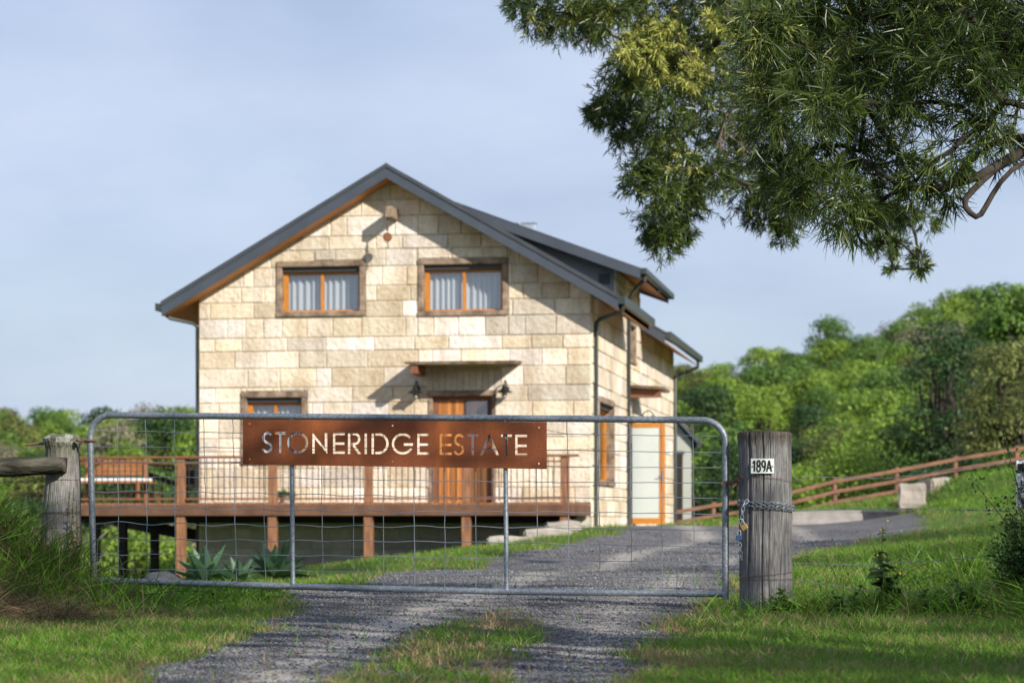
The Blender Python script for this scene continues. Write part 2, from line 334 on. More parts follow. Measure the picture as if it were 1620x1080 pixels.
def ground(x,y):
    x=np.atleast_1d(np.asarray(x,float)); y=np.atleast_1d(np.asarray(y,float)); out=np.zeros(x.shape)
    xf=x.ravel(); yf=y.ravel(); of=np.zeros(xf.shape)
    for i in range(0,len(xf),20000):
        X=xf[i:i+20000,None]; Y=yf[i:i+20000,None]
        of[i:i+20000]=kern((X-CPa[None,:,0])**2+(Y-CPa[None,:,1])**2)@_w[:n_]+_w[n_]
    for mx_,my_,rx,ry,h in MOUND: of+=h*np.exp(-(((xf-mx_)/rx)**2+((yf-my_)/ry)**2)**1.3)
    near=np.exp(-np.maximum(yf-40,0)/20)
    of+=near*(.035*(fbm(xf,yf,.9,3)-.5)+.012*(fbm(xf,yf,.25,9)-.5))
    return of.reshape(x.shape)
def gz(x,y): return float(ground(x,y)[0])
# drive: left and right edges as functions of distance
EL=np.array([(-40,-2.6),(0,-1.9),(6,-1.55),(9,-1.5),(12,-1.45),(14,-1.42),(16,-1.45),(17.5,-1.75),(19.5,-1.85),(23,-1.5),(27.5,-.8),(31.5,-.15),(35,.42),(39,1.33),(42,1.9),(46,2.3),(60,4.5),(75,6)])
ER=np.array([(-40,3),(0,1.2),(6,.75),(9,.5),(12,.72),(14.5,.95),(16,1.18),(20,1.9),(24,2.6),(29,3.4),(34,4.6),(40,6.6),(44,7.6),(50,8.6),(56,9.2),(60,9.2),(75,8)])
def masks(x,y):
    """gravel 0..1, centre strip 0..1, wheel track 0..1"""
    wob=(fbm(x,y,.8,21)-.5)*.55+(fbm(x,y,.22,31)-.5)*.22
    l=np.interp(y,EL[:,0],EL[:,1]); r=np.interp(y,ER[:,0],ER[:,1])
    d=np.minimum(x-l,r-x)+wob; grav=np.clip(d/.16+.5,0,1)
    # grass strip between the wheel tracks, near the camera only
    cx=np.interp(y,[5,9,12,14.5,17],[-.42,-.33,-.26,-.12,.25]); hw=np.interp(y,[4,9,12,13.8,14.8,15.5],[.36,.33,.34,.26,.08,-.35])
    cs=np.clip((hw-np.abs(x-cx)+wob*.7)/.14+.5,0,1)*(y<18)
    t1=np.exp(-((x-np.interp(y,[5,9,12,15,18,24,30,40],[-1.05,-.98,-.85,-.62,-.3,.35,1.2,3.2]))/.26)**2)
    t2=np.exp(-((x-np.interp(y,[5,9,12,15,18,24,30,40],[.28,.25,.4,.62,1.0,1.8,2.8,5.0]))/.2)**2)
    return grav, cs, np.clip(np.maximum(t1,t2*.8)+.25*(fbm(x,y,1.1,5)-.5),0,1)
def axis_pts(fine0,fine1,step,lo,hi,g=1.12):
    a=list(np.arange(fine0,fine1,step)); s=step; v=a[-1]
    while v<hi: s*=g; v+=s; a.append(v)
    s=step; v=a[0]; pre=[]
    while v>lo: s*=g; v-=s; pre.append(v)
    return np.array(pre[::-1]+a)
gx_=axis_pts(-5.2,4.8,.07,-4200,4200,1.10); gy_=axis_pts(8.,20.,.07,-4200,4200,1.045)
GX,GY=np.meshgrid(gx_,gy_); GZ=ground(GX,GY); nx=len(gx_); ny=len(gy_)
idx=np.arange(nx*ny).reshape(ny,nx); Q=np.stack([idx[:-1,:-1],idx[:-1,1:],idx[1:,1:],idx[1:,:-1]],-1).reshape(-1,4)
g_,c_,t_=masks(GX.ravel(),GY.ravel())
g_=g_*(GY.ravel()<56.1)
def groundmat():
    m=bpy.data.materials.new('ground_soil'); m.use_nodes=True; t=m.node_tree; b=t.nodes['Principled BSDF']; b.inputs['Roughness'].default_value=.95; b.inputs['Specular IOR Level'].default_value=.12
    a=N(t,'ShaderNodeAttribute',attribute_name='tone'); sp=N(t,'ShaderNodeSeparateColor'); t.links.new(a.outputs['Color'],sp.inputs[0])
    c=N(t,'ShaderNodeTexCoord')
    def noise(s,d=6,rg=.6):
        n=N(t,'ShaderNodeTexNoise'); n.inputs['Scale'].default_value=s; n.inputs['Detail'].default_value=d; n.inputs['Roughness'].default_value=rg; t.links.new(c.outputs['Object'],n.inputs[0]); return n
    def ramp(n,p0,c0,p1,c1):
        r=N(t,'ShaderNodeValToRGB'); r.color_ramp.elements[0].position=p0; r.color_ramp.elements[1].position=p1; r.color_ramp.elements[0].color=(*c0,1); r.color_ramp.elements[1].color=(*c1,1); t.links.new(n,r.inputs[0]); return r.outputs[0]
    def mix(f,A,B):
        q=N(t,'ShaderNodeMix',data_type='RGBA'); t.links.new(f,q.inputs['Factor']); t.links.new(A,q.inputs['A']); t.links.new(B,q.inputs['B']); return q.outputs['Result']
    vo=N(t,'ShaderNodeTexVoronoi'); vo.inputs['Scale'].default_value=55; t.links.new(c.outputs['Object'],vo.inputs['Vector'])
    soil=ramp(noise(3).outputs['Fac'],.35,(.06,.12,.018),.65,(.12,.15,.04))
    bw=N(t,'ShaderNodeRGBToBW'); t.links.new(vo.outputs['Color'],bw.inputs[0])
    grav=ramp(bw.outputs[0],.2,(.075,.076,.083),.85,(.195,.195,.205))
    trk=ramp(bw.outputs[0],.2,(.27,.255,.235),.85,(.44,.415,.38))
    gr0=mix(sp.outputs[2],grav,trk)
    gm=N(t,'ShaderNodeMix',data_type='RGBA',blend_type='MULTIPLY'); gm.inputs['Factor'].default_value=1; t.links.new(gr0,gm.inputs['A']); t.links.new(ramp(noise(1.3,8,.7).outputs['Fac'],.3,(.62,.62,.64),.7,(1.25,1.22,1.18)),gm.inputs['B']); gr=gm.outputs['Result']
    dirt=ramp(noise(9).outputs['Fac'],.35,(.13,.10,.06),.65,(.24,.19,.11))
    ma=N(t,'ShaderNodeMath',operation='SUBTRACT'); t.links.new(sp.outputs[0],ma.inputs[0]); t.links.new(sp.outputs[1],ma.inputs[1]); ma.use_clamp=True
    s1=mix(sp.outputs[1],soil,dirt)
    t.links.new(mix(ma.outputs[0],s1,gr),b.inputs['Base Color'])
    bn=N(t,'ShaderNodeBump'); bn.inputs['Strength'].default_value=.9; bn.inputs['Distance'].default_value=.012; t.links.new(bw.outputs[0],bn.inputs['Height']); t.links.new(bn.outputs[0],b.inputs['Normal'])
    return m
gr=mesh_np('ground',np.stack([GX,GY,GZ],-1).reshape(-1,3),Q,groundmat(),tone=np.stack([g_,c_,t_],-1),smooth=True); tag(gr,kind='structure')

# ------------------------------------------------------------------ the house
A0=math.atan2(.165,.986)
HM=Matrix.Translation(Vector((1.503,46,0)))@Matrix.Rotation(-A0,4,'Z'); SPACE[0]=HM
UC=-3.865; UL=-7.73; TL=15.7; TAN=math.tan(R(30)); ZR=6.81; EV=4.45
def fr(px,py,t=0): p=ray(px,py,1,t); return p.x,p.z
def sdp(px,py,u=0): p=ray(px,py,0,u); return p.y,p.z
house=thing('stone_house','two storey sandstone house with steep dark gable roof behind the timber deck','house',(-3.865,7,-.2))
def zroof(u): return ZR-TAN*abs(u-UC)
# convex polygon clipping for the blocks
def clip(poly,a,b,c):                    # keep a*x+b*y<=c
    out=[]; n=len(poly)
    for i in range(n):
        p=poly[i]; q=poly[(i+1)%n]; dp=a*p[0]+b*p[1]-c; dq=a*q[0]+b*q[1]-c
        if dp<=0: out.append(p)
        if dp*dq<0:
            k=dp/(dp-dq); out.append((p[0]+(q[0]-p[0])*k,p[1]+(q[1]-p[1])*k))
    return out
def inset(poly,d):
    n=len(poly); out=list(poly)
    ar=sum(poly[i][0]*poly[(i+1)%n][1]-poly[(i+1)%n][0]*poly[i][1] for i in range(n)); sg=1 if ar>0 else -1
    for i in range(n):
        p=poly[i]; q=poly[(i+1)%n]; ex=q[0]-p[0]; ey=q[1]-p[1]; L=math.hypot(ex,ey)
        if L<1e-6: continue
        nx_=ey/L*sg; ny_=-ex/L*sg
        out=clip(out,nx_,ny_,nx_*p[0]+ny_*p[1]-d)
        if len(out)<3: return []
    return out
def subtract(rects,op):
    res=[]
    for (x0,x1,y0,y1) in rects:
        a0,a1,b0,b1=op
        if a1<=x0 or a0>=x1 or b1<=y0 or b0>=y1: res.append((x0,x1,y0,y1)); continue
        if a0>x0: res.append((x0,a0,y0,y1))
        if a1<x1: res.append((a1,x1,y0,y1))
        m0=max(x0,a0); m1=min(x1,a1)
        if b0>y0: res.append((m0,m1,y0,b0))
        if b1<y1: res.append((m0,m1,b1,y1))
    return res
def ashlar(name,x0,x1,z0,z1,openings,planes,to3,mat_,parent,heights=(.30,.37,.33,.26,.38,.31),lens=(.36,1.05),seed=1,proud=.022,tones=None):
    """coursed blocks: to3(a,b,out) maps wall coordinates to the current space"""
    rd=random.Random(seed); mb=MB(); z=z0; k=0
    def put(poly,h,mi,tn):
        for (a,b,c) in planes: poly=clip(poly,a,b,c) if len(poly)>2 else poly
        if len(poly)<3: return
        mb.m=mi; mb.tn=tn
        if h==0: mb.add([to3(p[0],p[1],0) for p in poly],[tuple(range(len(poly)))]); return
        o=inset(poly,.004); i=inset(o,.016) if o else []
        if len(i)<3: return
        if len(i)!=len(o):
            mb.add([to3(p[0],p[1],h*.6) for p in o],[tuple(range(len(o)))]); return
        # inner vertices follow the outer order by nearest match
        j0=min(range(len(i)),key=lambda q:(i[q][0]-o[0][0])**2+(i[q][1]-o[0][1])**2); i=i[j0:]+i[:j0]
        n=len(o); hh=h*(1+rd.uniform(-.35,.35))
        vs=[to3(p[0],p[1],0.001) for p in o]+[to3(p[0],p[1],hh+rd.uniform(-.004,.006)) for p in i]
        mb.add(vs,[tuple(range(n,2*n))]+[(q,(q+1)%n,n+(q+1)%n,n+q) for q in range(n)])
    while z<z1-.01:
        h=heights[k%len(heights)]; k+=1; zt=min(z+h,z1)
        for r in [x for x in subtract_all((x0,x1,z,zt),openings)]: put([(r[0],r[2]),(r[1],r[2]),(r[1],r[3]),(r[0],r[3])],0,1,1.0)
        x=x0; first=True
        while x<x1-.01:
            L=rd.uniform(*lens)
            if rd.random()<.16: L*=.55
            if first: L*=rd.uniform(.3,1); first=False
            xe=min(x+L,x1)
            if x1-xe<.22: xe=x1
            c=rd.random(); v=rd.uniform(.80,1.12)
            if tones: tn=tuple(v*q for q in tones)
            elif c<.18: tn=(v*.93,v*.90,v*.80)
            elif c<.34: tn=(v*1.06,v*1.08,v*1.16)
            elif c<.42: tn=(v*.90,v*.85,v*.74)
            elif c<.52: tn=(v*.86,v*.86,v*.86)
            else: tn=(v,v*.985,v*.95)
            for r in subtract_all((x,xe,z,zt),openings):
                if r[1]-r[0]>.03 and r[3]-r[2]>.03: put([(r[0],r[2]),(r[1],r[2]),(r[1],r[3]),(r[0],r[3])],proud,0,tn)
            x=xe
        z=zt
    return mb.build(name,[mat_,M_mortar],parent)
def subtract_all(r,ops):
    rs=[r]
    for o in ops: rs=subtract(rs,o)
    return rs
# openings on the front (u0,u1,z0,z1)
def rect(a,b,t=0):
    x0,z1=fr(*a,t); x1,z0=fr(*b,t); return (x0,x1,z0,z1)
W1=rect((437,414),(578,500)); W2=rect((661,410),(804,499)); W3=rect((381,620),(486,735)); DR=rect((681,618),(782,797))
DR=(DR[0],DR[1],.376,DR[3])
rk=[(TAN,1,ZR-.2+TAN*UC),(-TAN,1,ZR-.2-TAN*UC)]
ashlar('front_wall',UL,0,.38,6.7,[W1,W2,W3,DR],rk,lambda a,b,o:(a,-o,b),M_stone,house,seed=3)
ashlar('subfloor_wall',UL,0,-1.9,.375,[],[],lambda a,b,o:(a,.02-o,b),M_block,house,heights=(.2,),lens=(.38,.40),seed=5,proud=.008,tones=(1,1,1))
t1,_=sdp(945,630); t2,_=sdp(970,770)
SW1=(t1,t2,.74,2.46); SW2=(6.15,7.25,3.45,4.35); SD=(6.25,7.1,-.02,2.2); SW3=(12.2,13.4,.15,1.95)
cheek0,cheek1=3.6,8.15
# side wall: to the eaves, and up to the dormer roof between the cheeks
ashlar('side_wall',0,TL,-.55,4.36,[SW1,SW2,SD,SW3],[],lambda a,b,o:(o,a,b),M_stone,house,seed=11,lens=(.5,1.3))
ashlar('dormer_wall',cheek0,cheek1,4.36,5.2,[],[],lambda a,b,o:(o,a,b),M_stone,house,seed=12)
mb=MB(); mb.box(UL,UL+.05,.001,TL,-1.9,4.36); mb.build('left_wall',M_stone,house)
mb=MB(); mb.prism([(UL,-1.9),(0,-1.9),(0,4.34),(UC,6.55),(UL,4.34)],TL,TL-.05); mb.build('rear_wall',M_stone,house)
mb=MB(); mb.box(UL+.05,-.05,.3,TL-.1,.1,.2); mb.box(UL+.05,-.05,.3,TL-.1,3.0,3.1); mb.build('floor_slab',M_mortar,house)
# corner reveal so the wall reads as thick
# --- roof
def slope_slab(mb,u0,u1,ta,tb,th,drop,zf=zroof):
    """slab under the roof line between u0 and u1"""
    z0,z1=zf(u0)-drop,zf(u1)-drop
    mb.prism([(u0,z0),(u1,z1),(u1,z1-th),(u0,z0-th)],ta,tb)
TA=-.52; TB=TL+.5; UE0=UC-EV; UE1=UC+EV
mb=MB()
slope_slab(mb,UE0,UC,TA,TB,.03,0)
slope_slab(mb,UC,UE1,TA,4.75,.03,0); slope_slab(mb,UC,-.06,4.75,8.02,.03,0); slope_slab(mb,UC,UE1,8.02,TB,.03,0)
rib=MB()
k=TA+.02
while k<TB:
    for sgn in (-1,1):
        ue=UC+sgn*EV
        if sgn>0 and 4.7<k<8.1: ue=-.06
        rib.prism([(UC,ZR+.002),(ue,zroof(ue)+.002),(ue,zroof(ue)+.028),(UC,ZR+.028)],k,k+.03)
    k+=.2
roof=mb.build('roof',M_roof,house)
rib.build('roof_rib',M_roof,roof,kind='stuff')
dz=lambda u: 6.83-.372*(u-UC)
mb=MB(); mb.prism([(UC,dz(UC)),(UE1,dz(UE1)),(UE1,dz(UE1)-.03),(UC,dz(UC)-.03)],3.2,8.8)
dorm=mb.build('dormer_roof',M_roof,house)
mb=MB(); mb.prism([(UC-.02,dz(UC)-.032),(UE1,dz(UE1)-.032),(UE1,dz(UE1)-.22),(UC-.02,dz(UC)-.22)],3.17,3.199); mb.build('barge_board',M_steel,dorm); mb=MB(); mb.prism([(UC-.02,dz(UC)-.032),(UE1,dz(UE1)-.032),(UE1,dz(UE1)-.22),(UC-.02,dz(UC)-.22)],8.801,8.83); mb.build('barge_board',M_steel,dorm)
mb=MB(); mb.prism([(UC+.6,dz(UC+.6)-.1),(UE1-.01,dz(UE1)-.16),(UE1-.01,dz(UE1)-.175),(UC+.6,dz(UC+.6)-.115)],3.2,8.8); mb.build('soffit',M_soffit,dorm)
mb=MB(); mb.box(UE1+.001,UE1+.13,3.17,8.85,dz(UE1)-.13,dz(UE1)-.005); mb.build('gutter',M_gutter,dorm,bevel=.012)
mb=MB()
for tq in (cheek0,cheek1):
    mb=MB(); mb.prism([(UC+.35,zroof(UC+.35)),(0,zroof(0)-.1),(0,dz(0)-.17),(UC+.35,dz(UC+.35)-.12)],tq,tq+.04)
    for q in range(18):
        uu=UC+.5+q*.19; 
        if uu<-.02: mb.box(uu,uu+.018,tq-.012,tq-.001,zroof(uu)-.01,dz(uu)-.13)
    ck_=mb.build('dormer_cheek',mat('cheek_cladding',(.20,.22,.25),.6,col2=(.23,.25,.28),scale=2),dorm)
    if tq==cheek0: ck=ck_
x,z=fr(956,441,cheek0)
mb=MB(); mb.box(x-.11,x+.11,cheek0-.035,cheek0-.014,z-.1,z+.1)
for q in range(4): mb.box(x-.1,x+.1,cheek0-.045,cheek0-.036,z-.08+q*.05,z-.06+q*.05)
mb.build('vent_grille',M_shut,ck)
# barge boards with a proud capping on top, soffits, ridge
for sgn,lb in ((-1,'left'),(1,'right')):
    ue=UC+sgn*EV; mb=MB()
    mb.prism([(UC,ZR-.035),(ue,zroof(ue)-.035),(ue,zroof(ue)-.235),(UC,ZR-.235)],TA-.03,TA-.002)
    bb=mb.build('barge_board',M_steel,roof)
    mb=MB(); mb.prism([(UC,ZR+.045),(ue-sgn*-.02,zroof(ue)+.045),(ue,zroof(ue)-.033),(UC,ZR-.033)],TA-.05,TA+.1); mb.build('barge_capping',M_roof,bb)
    mb=MB(); mb.prism([(UC,ZR-.205),(ue,zroof(ue)-.205),(ue,zroof(ue)-.225),(UC,ZR-.225)],TA,.0)
    # eave return
    if sgn<0: mb.prism([(UL,zroof(UL)-.205),(ue,zroof(ue)-.205),(ue,zroof(ue)-.225),(UL,zroof(UL)-.225)],0.001,TB)
    else:
        for a_,b_ in ((.001,4.75),(8.02,TB)): mb.prism([(0,zroof(0)-.205),(ue,zroof(ue)-.205),(ue,zroof(ue)-.225),(0,zroof(0)-.225)],a_,b_)
    mb.build('soffit',M_soffit,roof)
mb=MB(); mb.prism([(0,zroof(0)-.04),(UE1,zroof(UE1)-.04),(UE1,zroof(UE1)-.235),(0,zroof(0)-.235)],8.0,8.02); mb.build('barge_board',M_steel,roof); mb=MB(); mb.prism([(0,zroof(0)-.04),(UE1,zroof(UE1)-.04),(UE1,zroof(UE1)-.235),(0,zroof(0)-.235)],4.751,4.77); mb.build('barge_board',M_steel,roof)
mb=MB(); mb.prism([(UC-.16,ZR-.07),(UC,ZR+.055),(UC+.16,ZR-.07),(UC,ZR+.03)],TA-.04,TB); mb.build('ridge_cap',M_roof,roof)
def gutter(sgn,ta,tb):
    ue=UC+sgn*EV; z=zroof(ue); mb=MB(); a=ue; b=ue+sgn*.13
    mb.box(a+sgn*.002,a+sgn*.012,ta,tb,z-.13,z-.0); mb.box(b-sgn*.01,b,ta,tb,z-.13,z+.02); mb.box(a+sgn*.012,b-sgn*.01,ta,tb,z-.13,z-.12)
    mb.box(a+sgn*.012,b-sgn*.01,ta,ta+.01,z-.12,z+.01); mb.box(a+sgn*.012,b-sgn*.01,tb-.01,tb,z-.12,z+.01)
    mb.build('gutter',M_gutter,roof)
gutter(-1,TA-.03,TB); gutter(1,TA-.03,4.77); gutter(1,8.0,TB)
def pipe(pts,r=.042): mb=MB(); mb.tube(pts,r,10); mb.build('downpipe',M_gutter,house,smooth=True)
ze=zroof(UE1)-.13
pipe([(UE1+.06,-.35,ze),(UE1+.06,-.35,ze-.10),(UE1-.02,-.3,ze-.15),(.16,.18,ze-.22),(.08,.25,ze-.27),(.06,.27,ze-.36),(.06,.27,-.1)])
zd=dz(UE1)-.13
pipe([(UE1+.06,3.4,zd),(UE1+.06,3.4,zd-.10),(UE1-.05,3.6,zd-.15),(.3,4.5,zd-.22),(.09,5.5,zd-.28),(.06,5.6,zd-.4),(.06,5.6,-.1)])
pipe([(UE0-.02,-.3,ze+.02),(UE0+.01,-.3,ze-.07),(UE0+.09,-.28,ze-.13),(UL-.12,-.02,ze-.21),(UL-.05,.05,ze-.28),(UL-.042,.06,-1.0)],.034)
pipe([(UE1+.06,15.6,ze),(UE1+.06,15.6,ze-.16),(.3,15.8,ze-.3),(.07,15.6,ze-.4),(.07,15.6,-.1)])
# skylight flues above the ridge
for (a,b,c,d) in ((797,364,816,355),(823,378,846,353)):
    pass
# --- beam and pulley
bx,bz=fr(615,336,-.54)
mb=MB(); mb.box(bx-.075,bx+.075,-.56,.0,bz-.10,bz+.12); mb.build('hoist_beam',M_weath,house,bevel=.015)
px_,pz_=fr(613,375,-.49)
pul=thing('pulley','small rusty pulley block hanging on a chain under the gable beam','pulley',(px_,-.49,pz_))
mb=MB(); mb.tube([(px_,-.49,bz-.1),(px_,-.49,pz_+.1)],.012,6)
for q in range(3): mb.tube([(px_+.02*math.cos(a),-.49,pz_+.14+q*.045+.028*math.sin(a)) for a in np.linspace(0,2*math.pi,9)[:-1]],.007,5,closed=True)
mb.build('chain',M_rust,pul)
mb=MB(); mb.lathe([(.03,-.03),(.085,-.025),(.09,-.012),(.07,0),(.09,.012),(.085,.025),(.03,.03)],(px_,-.49,pz_),18,'y'); mb.build('pulley_wheel',M_brown,pul,smooth=True)
mb=MB(); mb.tube([(px_,-.49,pz_-.09),(px_,-.49,pz_-.14),(px_+.03,-.49,pz_-.18),(px_,-.49,pz_-.21),(px_-.03,-.49,pz_-.19)],.011,6); mb.build('hook',M_rust,pul)
# --- windows
def window(r,axis='f',curt=True,shut=True,fw=.115,sash=2,honey=M_honey,name='window',jit=0):
    x0,x1,z0,z1=r; rd=random.Random(int(x0*100)+jit)
    def P(mb,a0,a1,d0,d1,b0,b1):             # d: outward distance
        if axis=='f': mb.box(a0,a1,-d1,-d0,b0,b1)
        else: mb.box(d0,d1,a0,a1,b0,b1)
    mb=MB(); P(mb,x0,x1,-.22,.045,z1-fw,z1); P(mb,x0,x1,-.22,.055,z0,z0+fw*.9); P(mb,x0,x0+fw,-.22,.04,z0+fw*.9+.001,z1-fw-.001); P(mb,x1-fw,x1,-.22,.04,z0+fw*.9+.001,z1-fw-.001)
    w_=mb.build(name,M_weath,house,bevel=.02)
    a0,a1,b0,b1=x0+fw,x1-fw,z0+fw*.9,z1-fw
    mb=MB()
    if shut: P(mb,a0+.002,a1-.002,-.18,-.05,b1-.085,b1-.002); mb.build('shutter_box',M_shut,w_); b1-=.086
    mb=MB(); f=.055
    P(mb,a0+.002,a1-.002,-.21,-.13,b1-f,b1-.002); P(mb,a0+.002,a1-.002,-.21,-.13,b0+.002,b0+f*.7); P(mb,a0+.002,a0+f*1.6,-.21,-.125,b0+f*.7+.001,b1-f-.001); P(mb,a1-f,a1-.002,-.21,-.125,b0+f*.7+.001,b1-f-.001)
    for q in range(1,sash):
        m_=a0+(a1-a0)*q/sash; P(mb,m_-f*.5,m_+f*.5,-.21,-.132,b0+f*.7+.001,b1-f-.001)
    mb.build('frame',honey,w_)
    mb=MB(); P(mb,a0+f,a1-f,-.178,-.172,b0+f*.6,b1-f*.9); mb.build('pane',M_glass,w_)
    if curt:
        n=150; V=[];Fc=[]
        for i in range(n+1):
            a=a0+.02+(a1-a0-.04)*i/n; o=-.29+.035*math.sin(i/n*(a1-a0)*2*math.pi/.125+1.1*math.sin(i*.083+x0))
            for b in (b0-.02,b1+.02): V.append((a,-o,b) if axis=='f' else (o,a,b))
        for i in range(n): Fc.append((2*i,2*i+2,2*i+3,2*i+1))
        mb=MB(); mb.add(V,Fc); mb.build('curtain',M_curt,w_,smooth=True)
    return w_
window(W1); window(W2,jit=1); window(W3)
window(SW1,'s',curt=False,sash=2,fw=.11); window(SW2,'s',curt=False,sash=1,fw=.09,shut=False,honey=M_brown); window(SW3,'s',curt=False,sash=1,fw=.09,shut=False,honey=M_brown)
# --- front door
x0,x1,z0,z1=DR
mb=MB(); mb.box(x0-.06,x1+.06,-.06,.14,z1-.11,z1); mb.build('door_lintel',M_weath,house,bevel=.02)
mb=MB(); mb.box(x0-.04,x0+.045,-.035,.14,z0,z1-.112); mb.build('door_jamb',M_weath,house,bevel=.01); mb=MB(); mb.box(x1-.045,x1+.04,-.035,.14,z0,z1-.112); mb.build('door_jamb',M_weath,house,bevel=.01)
mb=MB(); xa,xb=x0+.046,x1-.046; xm=(xa+xb)/2+.02
mb.box(xa,xb,.06,.12,z1-.18,z1-.113); mb.box(xa,xa+.1,.06,.12,z0,z1-.181); mb.box(xb-.06,xb,.06,.12,z0,z1-.181); mb.build('door_frame',M_brown,house)
fd=MB(); n=6
for q in range(n):
    a=xa+.101+(xm-xa-.101)*q/n; b=xa+.101+(xm-xa-.101)*(q+1)/n; fd.tn=(.55+.9*random.random(),)*3; fd.tn=(fd.tn[0],fd.tn[0]*.95,fd.tn[0]*.9); fd.box(a+.002,b-.002,.08+.004*(q%2),.12,z0+.01,z1-.182)
for q in range(4):
    a=xm+(xb-.061-xm)*q/4; b=xm+(xb-.061-xm)*(q+1)/4; tn=.3+.25*random.random(); fd.tn=(tn,tn*1.0,tn*1.05); fd.box(a+.002,b-.002,.085,.12,z0+.01,z1-.182)
M_plank=mat('door_plank',(.42,.15,.04),.5,col2=(.58,.27,.08),scale=3,stretch=(8,8,.6),attr='tone')
d_=fd.build('front_door',M_plank,house)
mb=MB(); mb.box(xm+.03,xb-.08,.072,.084,z0+.95,z1-.2); mb.build('door_pane',M_glass,d_)
mb=MB(); mb.box(xm+.02,xm+.045,.06,.0845,z0+.9,z1-.19); mb.box(xb-.1,xb-.075,.06,.0845,z0+.9,z1-.19); mb.build('pane_trim',M_steel,d_)
mb=MB(); mb.tube([(xm-.06,.08,z0+1.0),(xm-.06,.03,z0+1.0),(xm-.06,.03,z0+1.12),(xm-.06,.08,z0+1.12)],.012,8); mb.build('door_handle',M_black,d_)
# soldier course above the door
sc=MB(); s0,zt=fr(676,588); s1,zb=fr(790,614); q=s0; rd=random.Random(4)
while q<s1:
    tn=rd.uniform(.8,1.02); sc.tn=(tn*.95,tn*.96,tn*.98); sc.box(q+.005,q+.115,-.034,.01,z1+.003,zt); q+=.12
sc.build('soldier_course',M_stone,house)
# --- front awning
def awning(axis,a0,a1,z,dep,parts,lbl=None):
    def P(mb,p0,p1,d0,d1,b0,b1):
        if axis=='f': mb.box(p0,p1,-d1,-d0,b0,b1)
        else: mb.box(d0,d1,p0,p1,b0,b1)
    def PR(mb,poly,p0,p1):                    # poly in (outward, z)
        if axis=='f': mb.prism([(-d,z_) for d,z_ in poly],p0,p1,axis=0)
        else: mb.prism([(d,z_) for d,z_ in poly],p0,p1,axis=1)
    mb=MB(); PR(mb,[(.02,z+.05),(dep,z+.01),(dep,z-.025),(.02,z+.015)],a0,a1); aw=mb.build('awning',M_weath,house)
    mb=MB(); 
    PR(mb,[(.02,z+.068),(dep+.02,z+.026),(dep+.02,z+.012),(.02,z+.052)],a0-.02,a1+.02)
    mb.build('awning_sheet',M_weath,aw)
    for c in parts:
        mb=MB(); P(mb,c-.07,c+.07,.022,dep-.04,z-.2,z-.03)
        mb.build('bracket',M_brown,aw,bevel=.006)
        return aw
A_D=.85
xa0,za=fr(640,574,-A_D); xa1,_=fr(814,573,-A_D)
awning('f',xa0,xa1,za,A_D,[fr(658,590,-.6)[0],fr(724,590,-.6)[0],fr(797,590,-.6)[0]])
awning('s',6.0,7.75,2.9,.72,[6.25,7.5])
# --- open side door leaf, perpendicular to the wall
mb=MB(); L0,L1,Z0,Z1=.03,.74,-.02,2.17; T=6.5
mb.box(L1-.115,L1,T,T+.045,Z0,Z1); mb.box(L0,L1-.116,T,T+.045,Z0,Z0+.13); mb.box(L0,L1-.116,T,T+.045,Z1-.1,Z1)
sdo=mb.build('side_door',M_honey,house,label='open side door, white panel in an orange timber frame')
mb=MB(); mb.box(L0,L1-.117,T+.012,T+.035,Z0+.131,Z1-.101); mb.build('door_panel',mat('frosted_panel',(.52,.57,.56),.35,col2=(.56,.61,.60),scale=2),sdo)
mb=MB(); mb.tube([(L1-.06,T-.001,1.0),(L1-.06,T-.05,1.0),(L1-.15,T-.05,1.0)],.011,8); mb.box(L1-.085,L1-.035,T-.008,T-.0005,.9,1.12); mb.build('door_handle',M_galv,sdo)
mb=MB(); mb.box(-.14,.03,SD[0]-.08,SD[0],-.02,2.28); mb.box(-.14,.03,SD[1],SD[1]+.08,-.02,2.28); mb.box(-.14,.03,SD[0],SD[1],2.2,2.28); mb.build('door_frame',M_weath,house)
# --- wall lamps
def wall_lamp(px,py,axis,label,c=None):
    if axis=='f':
        x,z=fr(px,py,-.28); base=(x,0,z)
        T_=lambda o,s,h:(x+s,-o,z+h)
    else:
        x=c[0]; z=c[1]; base=(0,x,z); T_=lambda o,s,h:(o,x+s,z+h)
    t=thing('wall_lamp',label,'lamp',base,group='black barn lamps on the house')
    mb=MB(); mb.tube([T_(.02,0,.02),T_(.08,0,.14),T_(.2,0,.17),T_(.28,0,.1),T_(.28,0,.03)],.013,8); mb.lathe([(.05,-.012),(.05,.012)],T_(.022,0,.02),14,'y' if axis=='f' else 'z'); mb.build('arm',M_black,t,smooth=True)
    mb=MB(); mb.lathe([(.035,.06),(.045,.04),(.06,0),(.15,-.06),(.155,-.068),(.145,-.064),(.055,-.008),(.03,-.005)],T_(.28,0,0),20); mb.build('shade',M_black,t,smooth=True)
    mb=MB(); mb.lathe([(.02,-.02),(.042,-.06),(.045,-.12),(.03,-.16),(.01,-.17)],T_(.28,0,0),12); mb.build('bulb',mat('frosted_glass',(.5,.47,.40),.2),t,smooth=True)
    mb=MB()
    for k in range(4):
        a=k*math.pi/2; mb.tube([T_(.28+.05*math.cos(a),.05*math.sin(a),h) for h in (-.05,-.13)]+[T_(.28,0,-.19)],.005,4)
    mb.build('bulb_cage',M_black,t)
wall_lamp(657,616,'f','black barn lamp on the wall left of the front door')
wall_lamp(798,615,'f','black barn lamp on the wall right of the front door')
wall_lamp(0,0,'s','black barn lamp under the awning of the side door',c=(8.4,2.35))
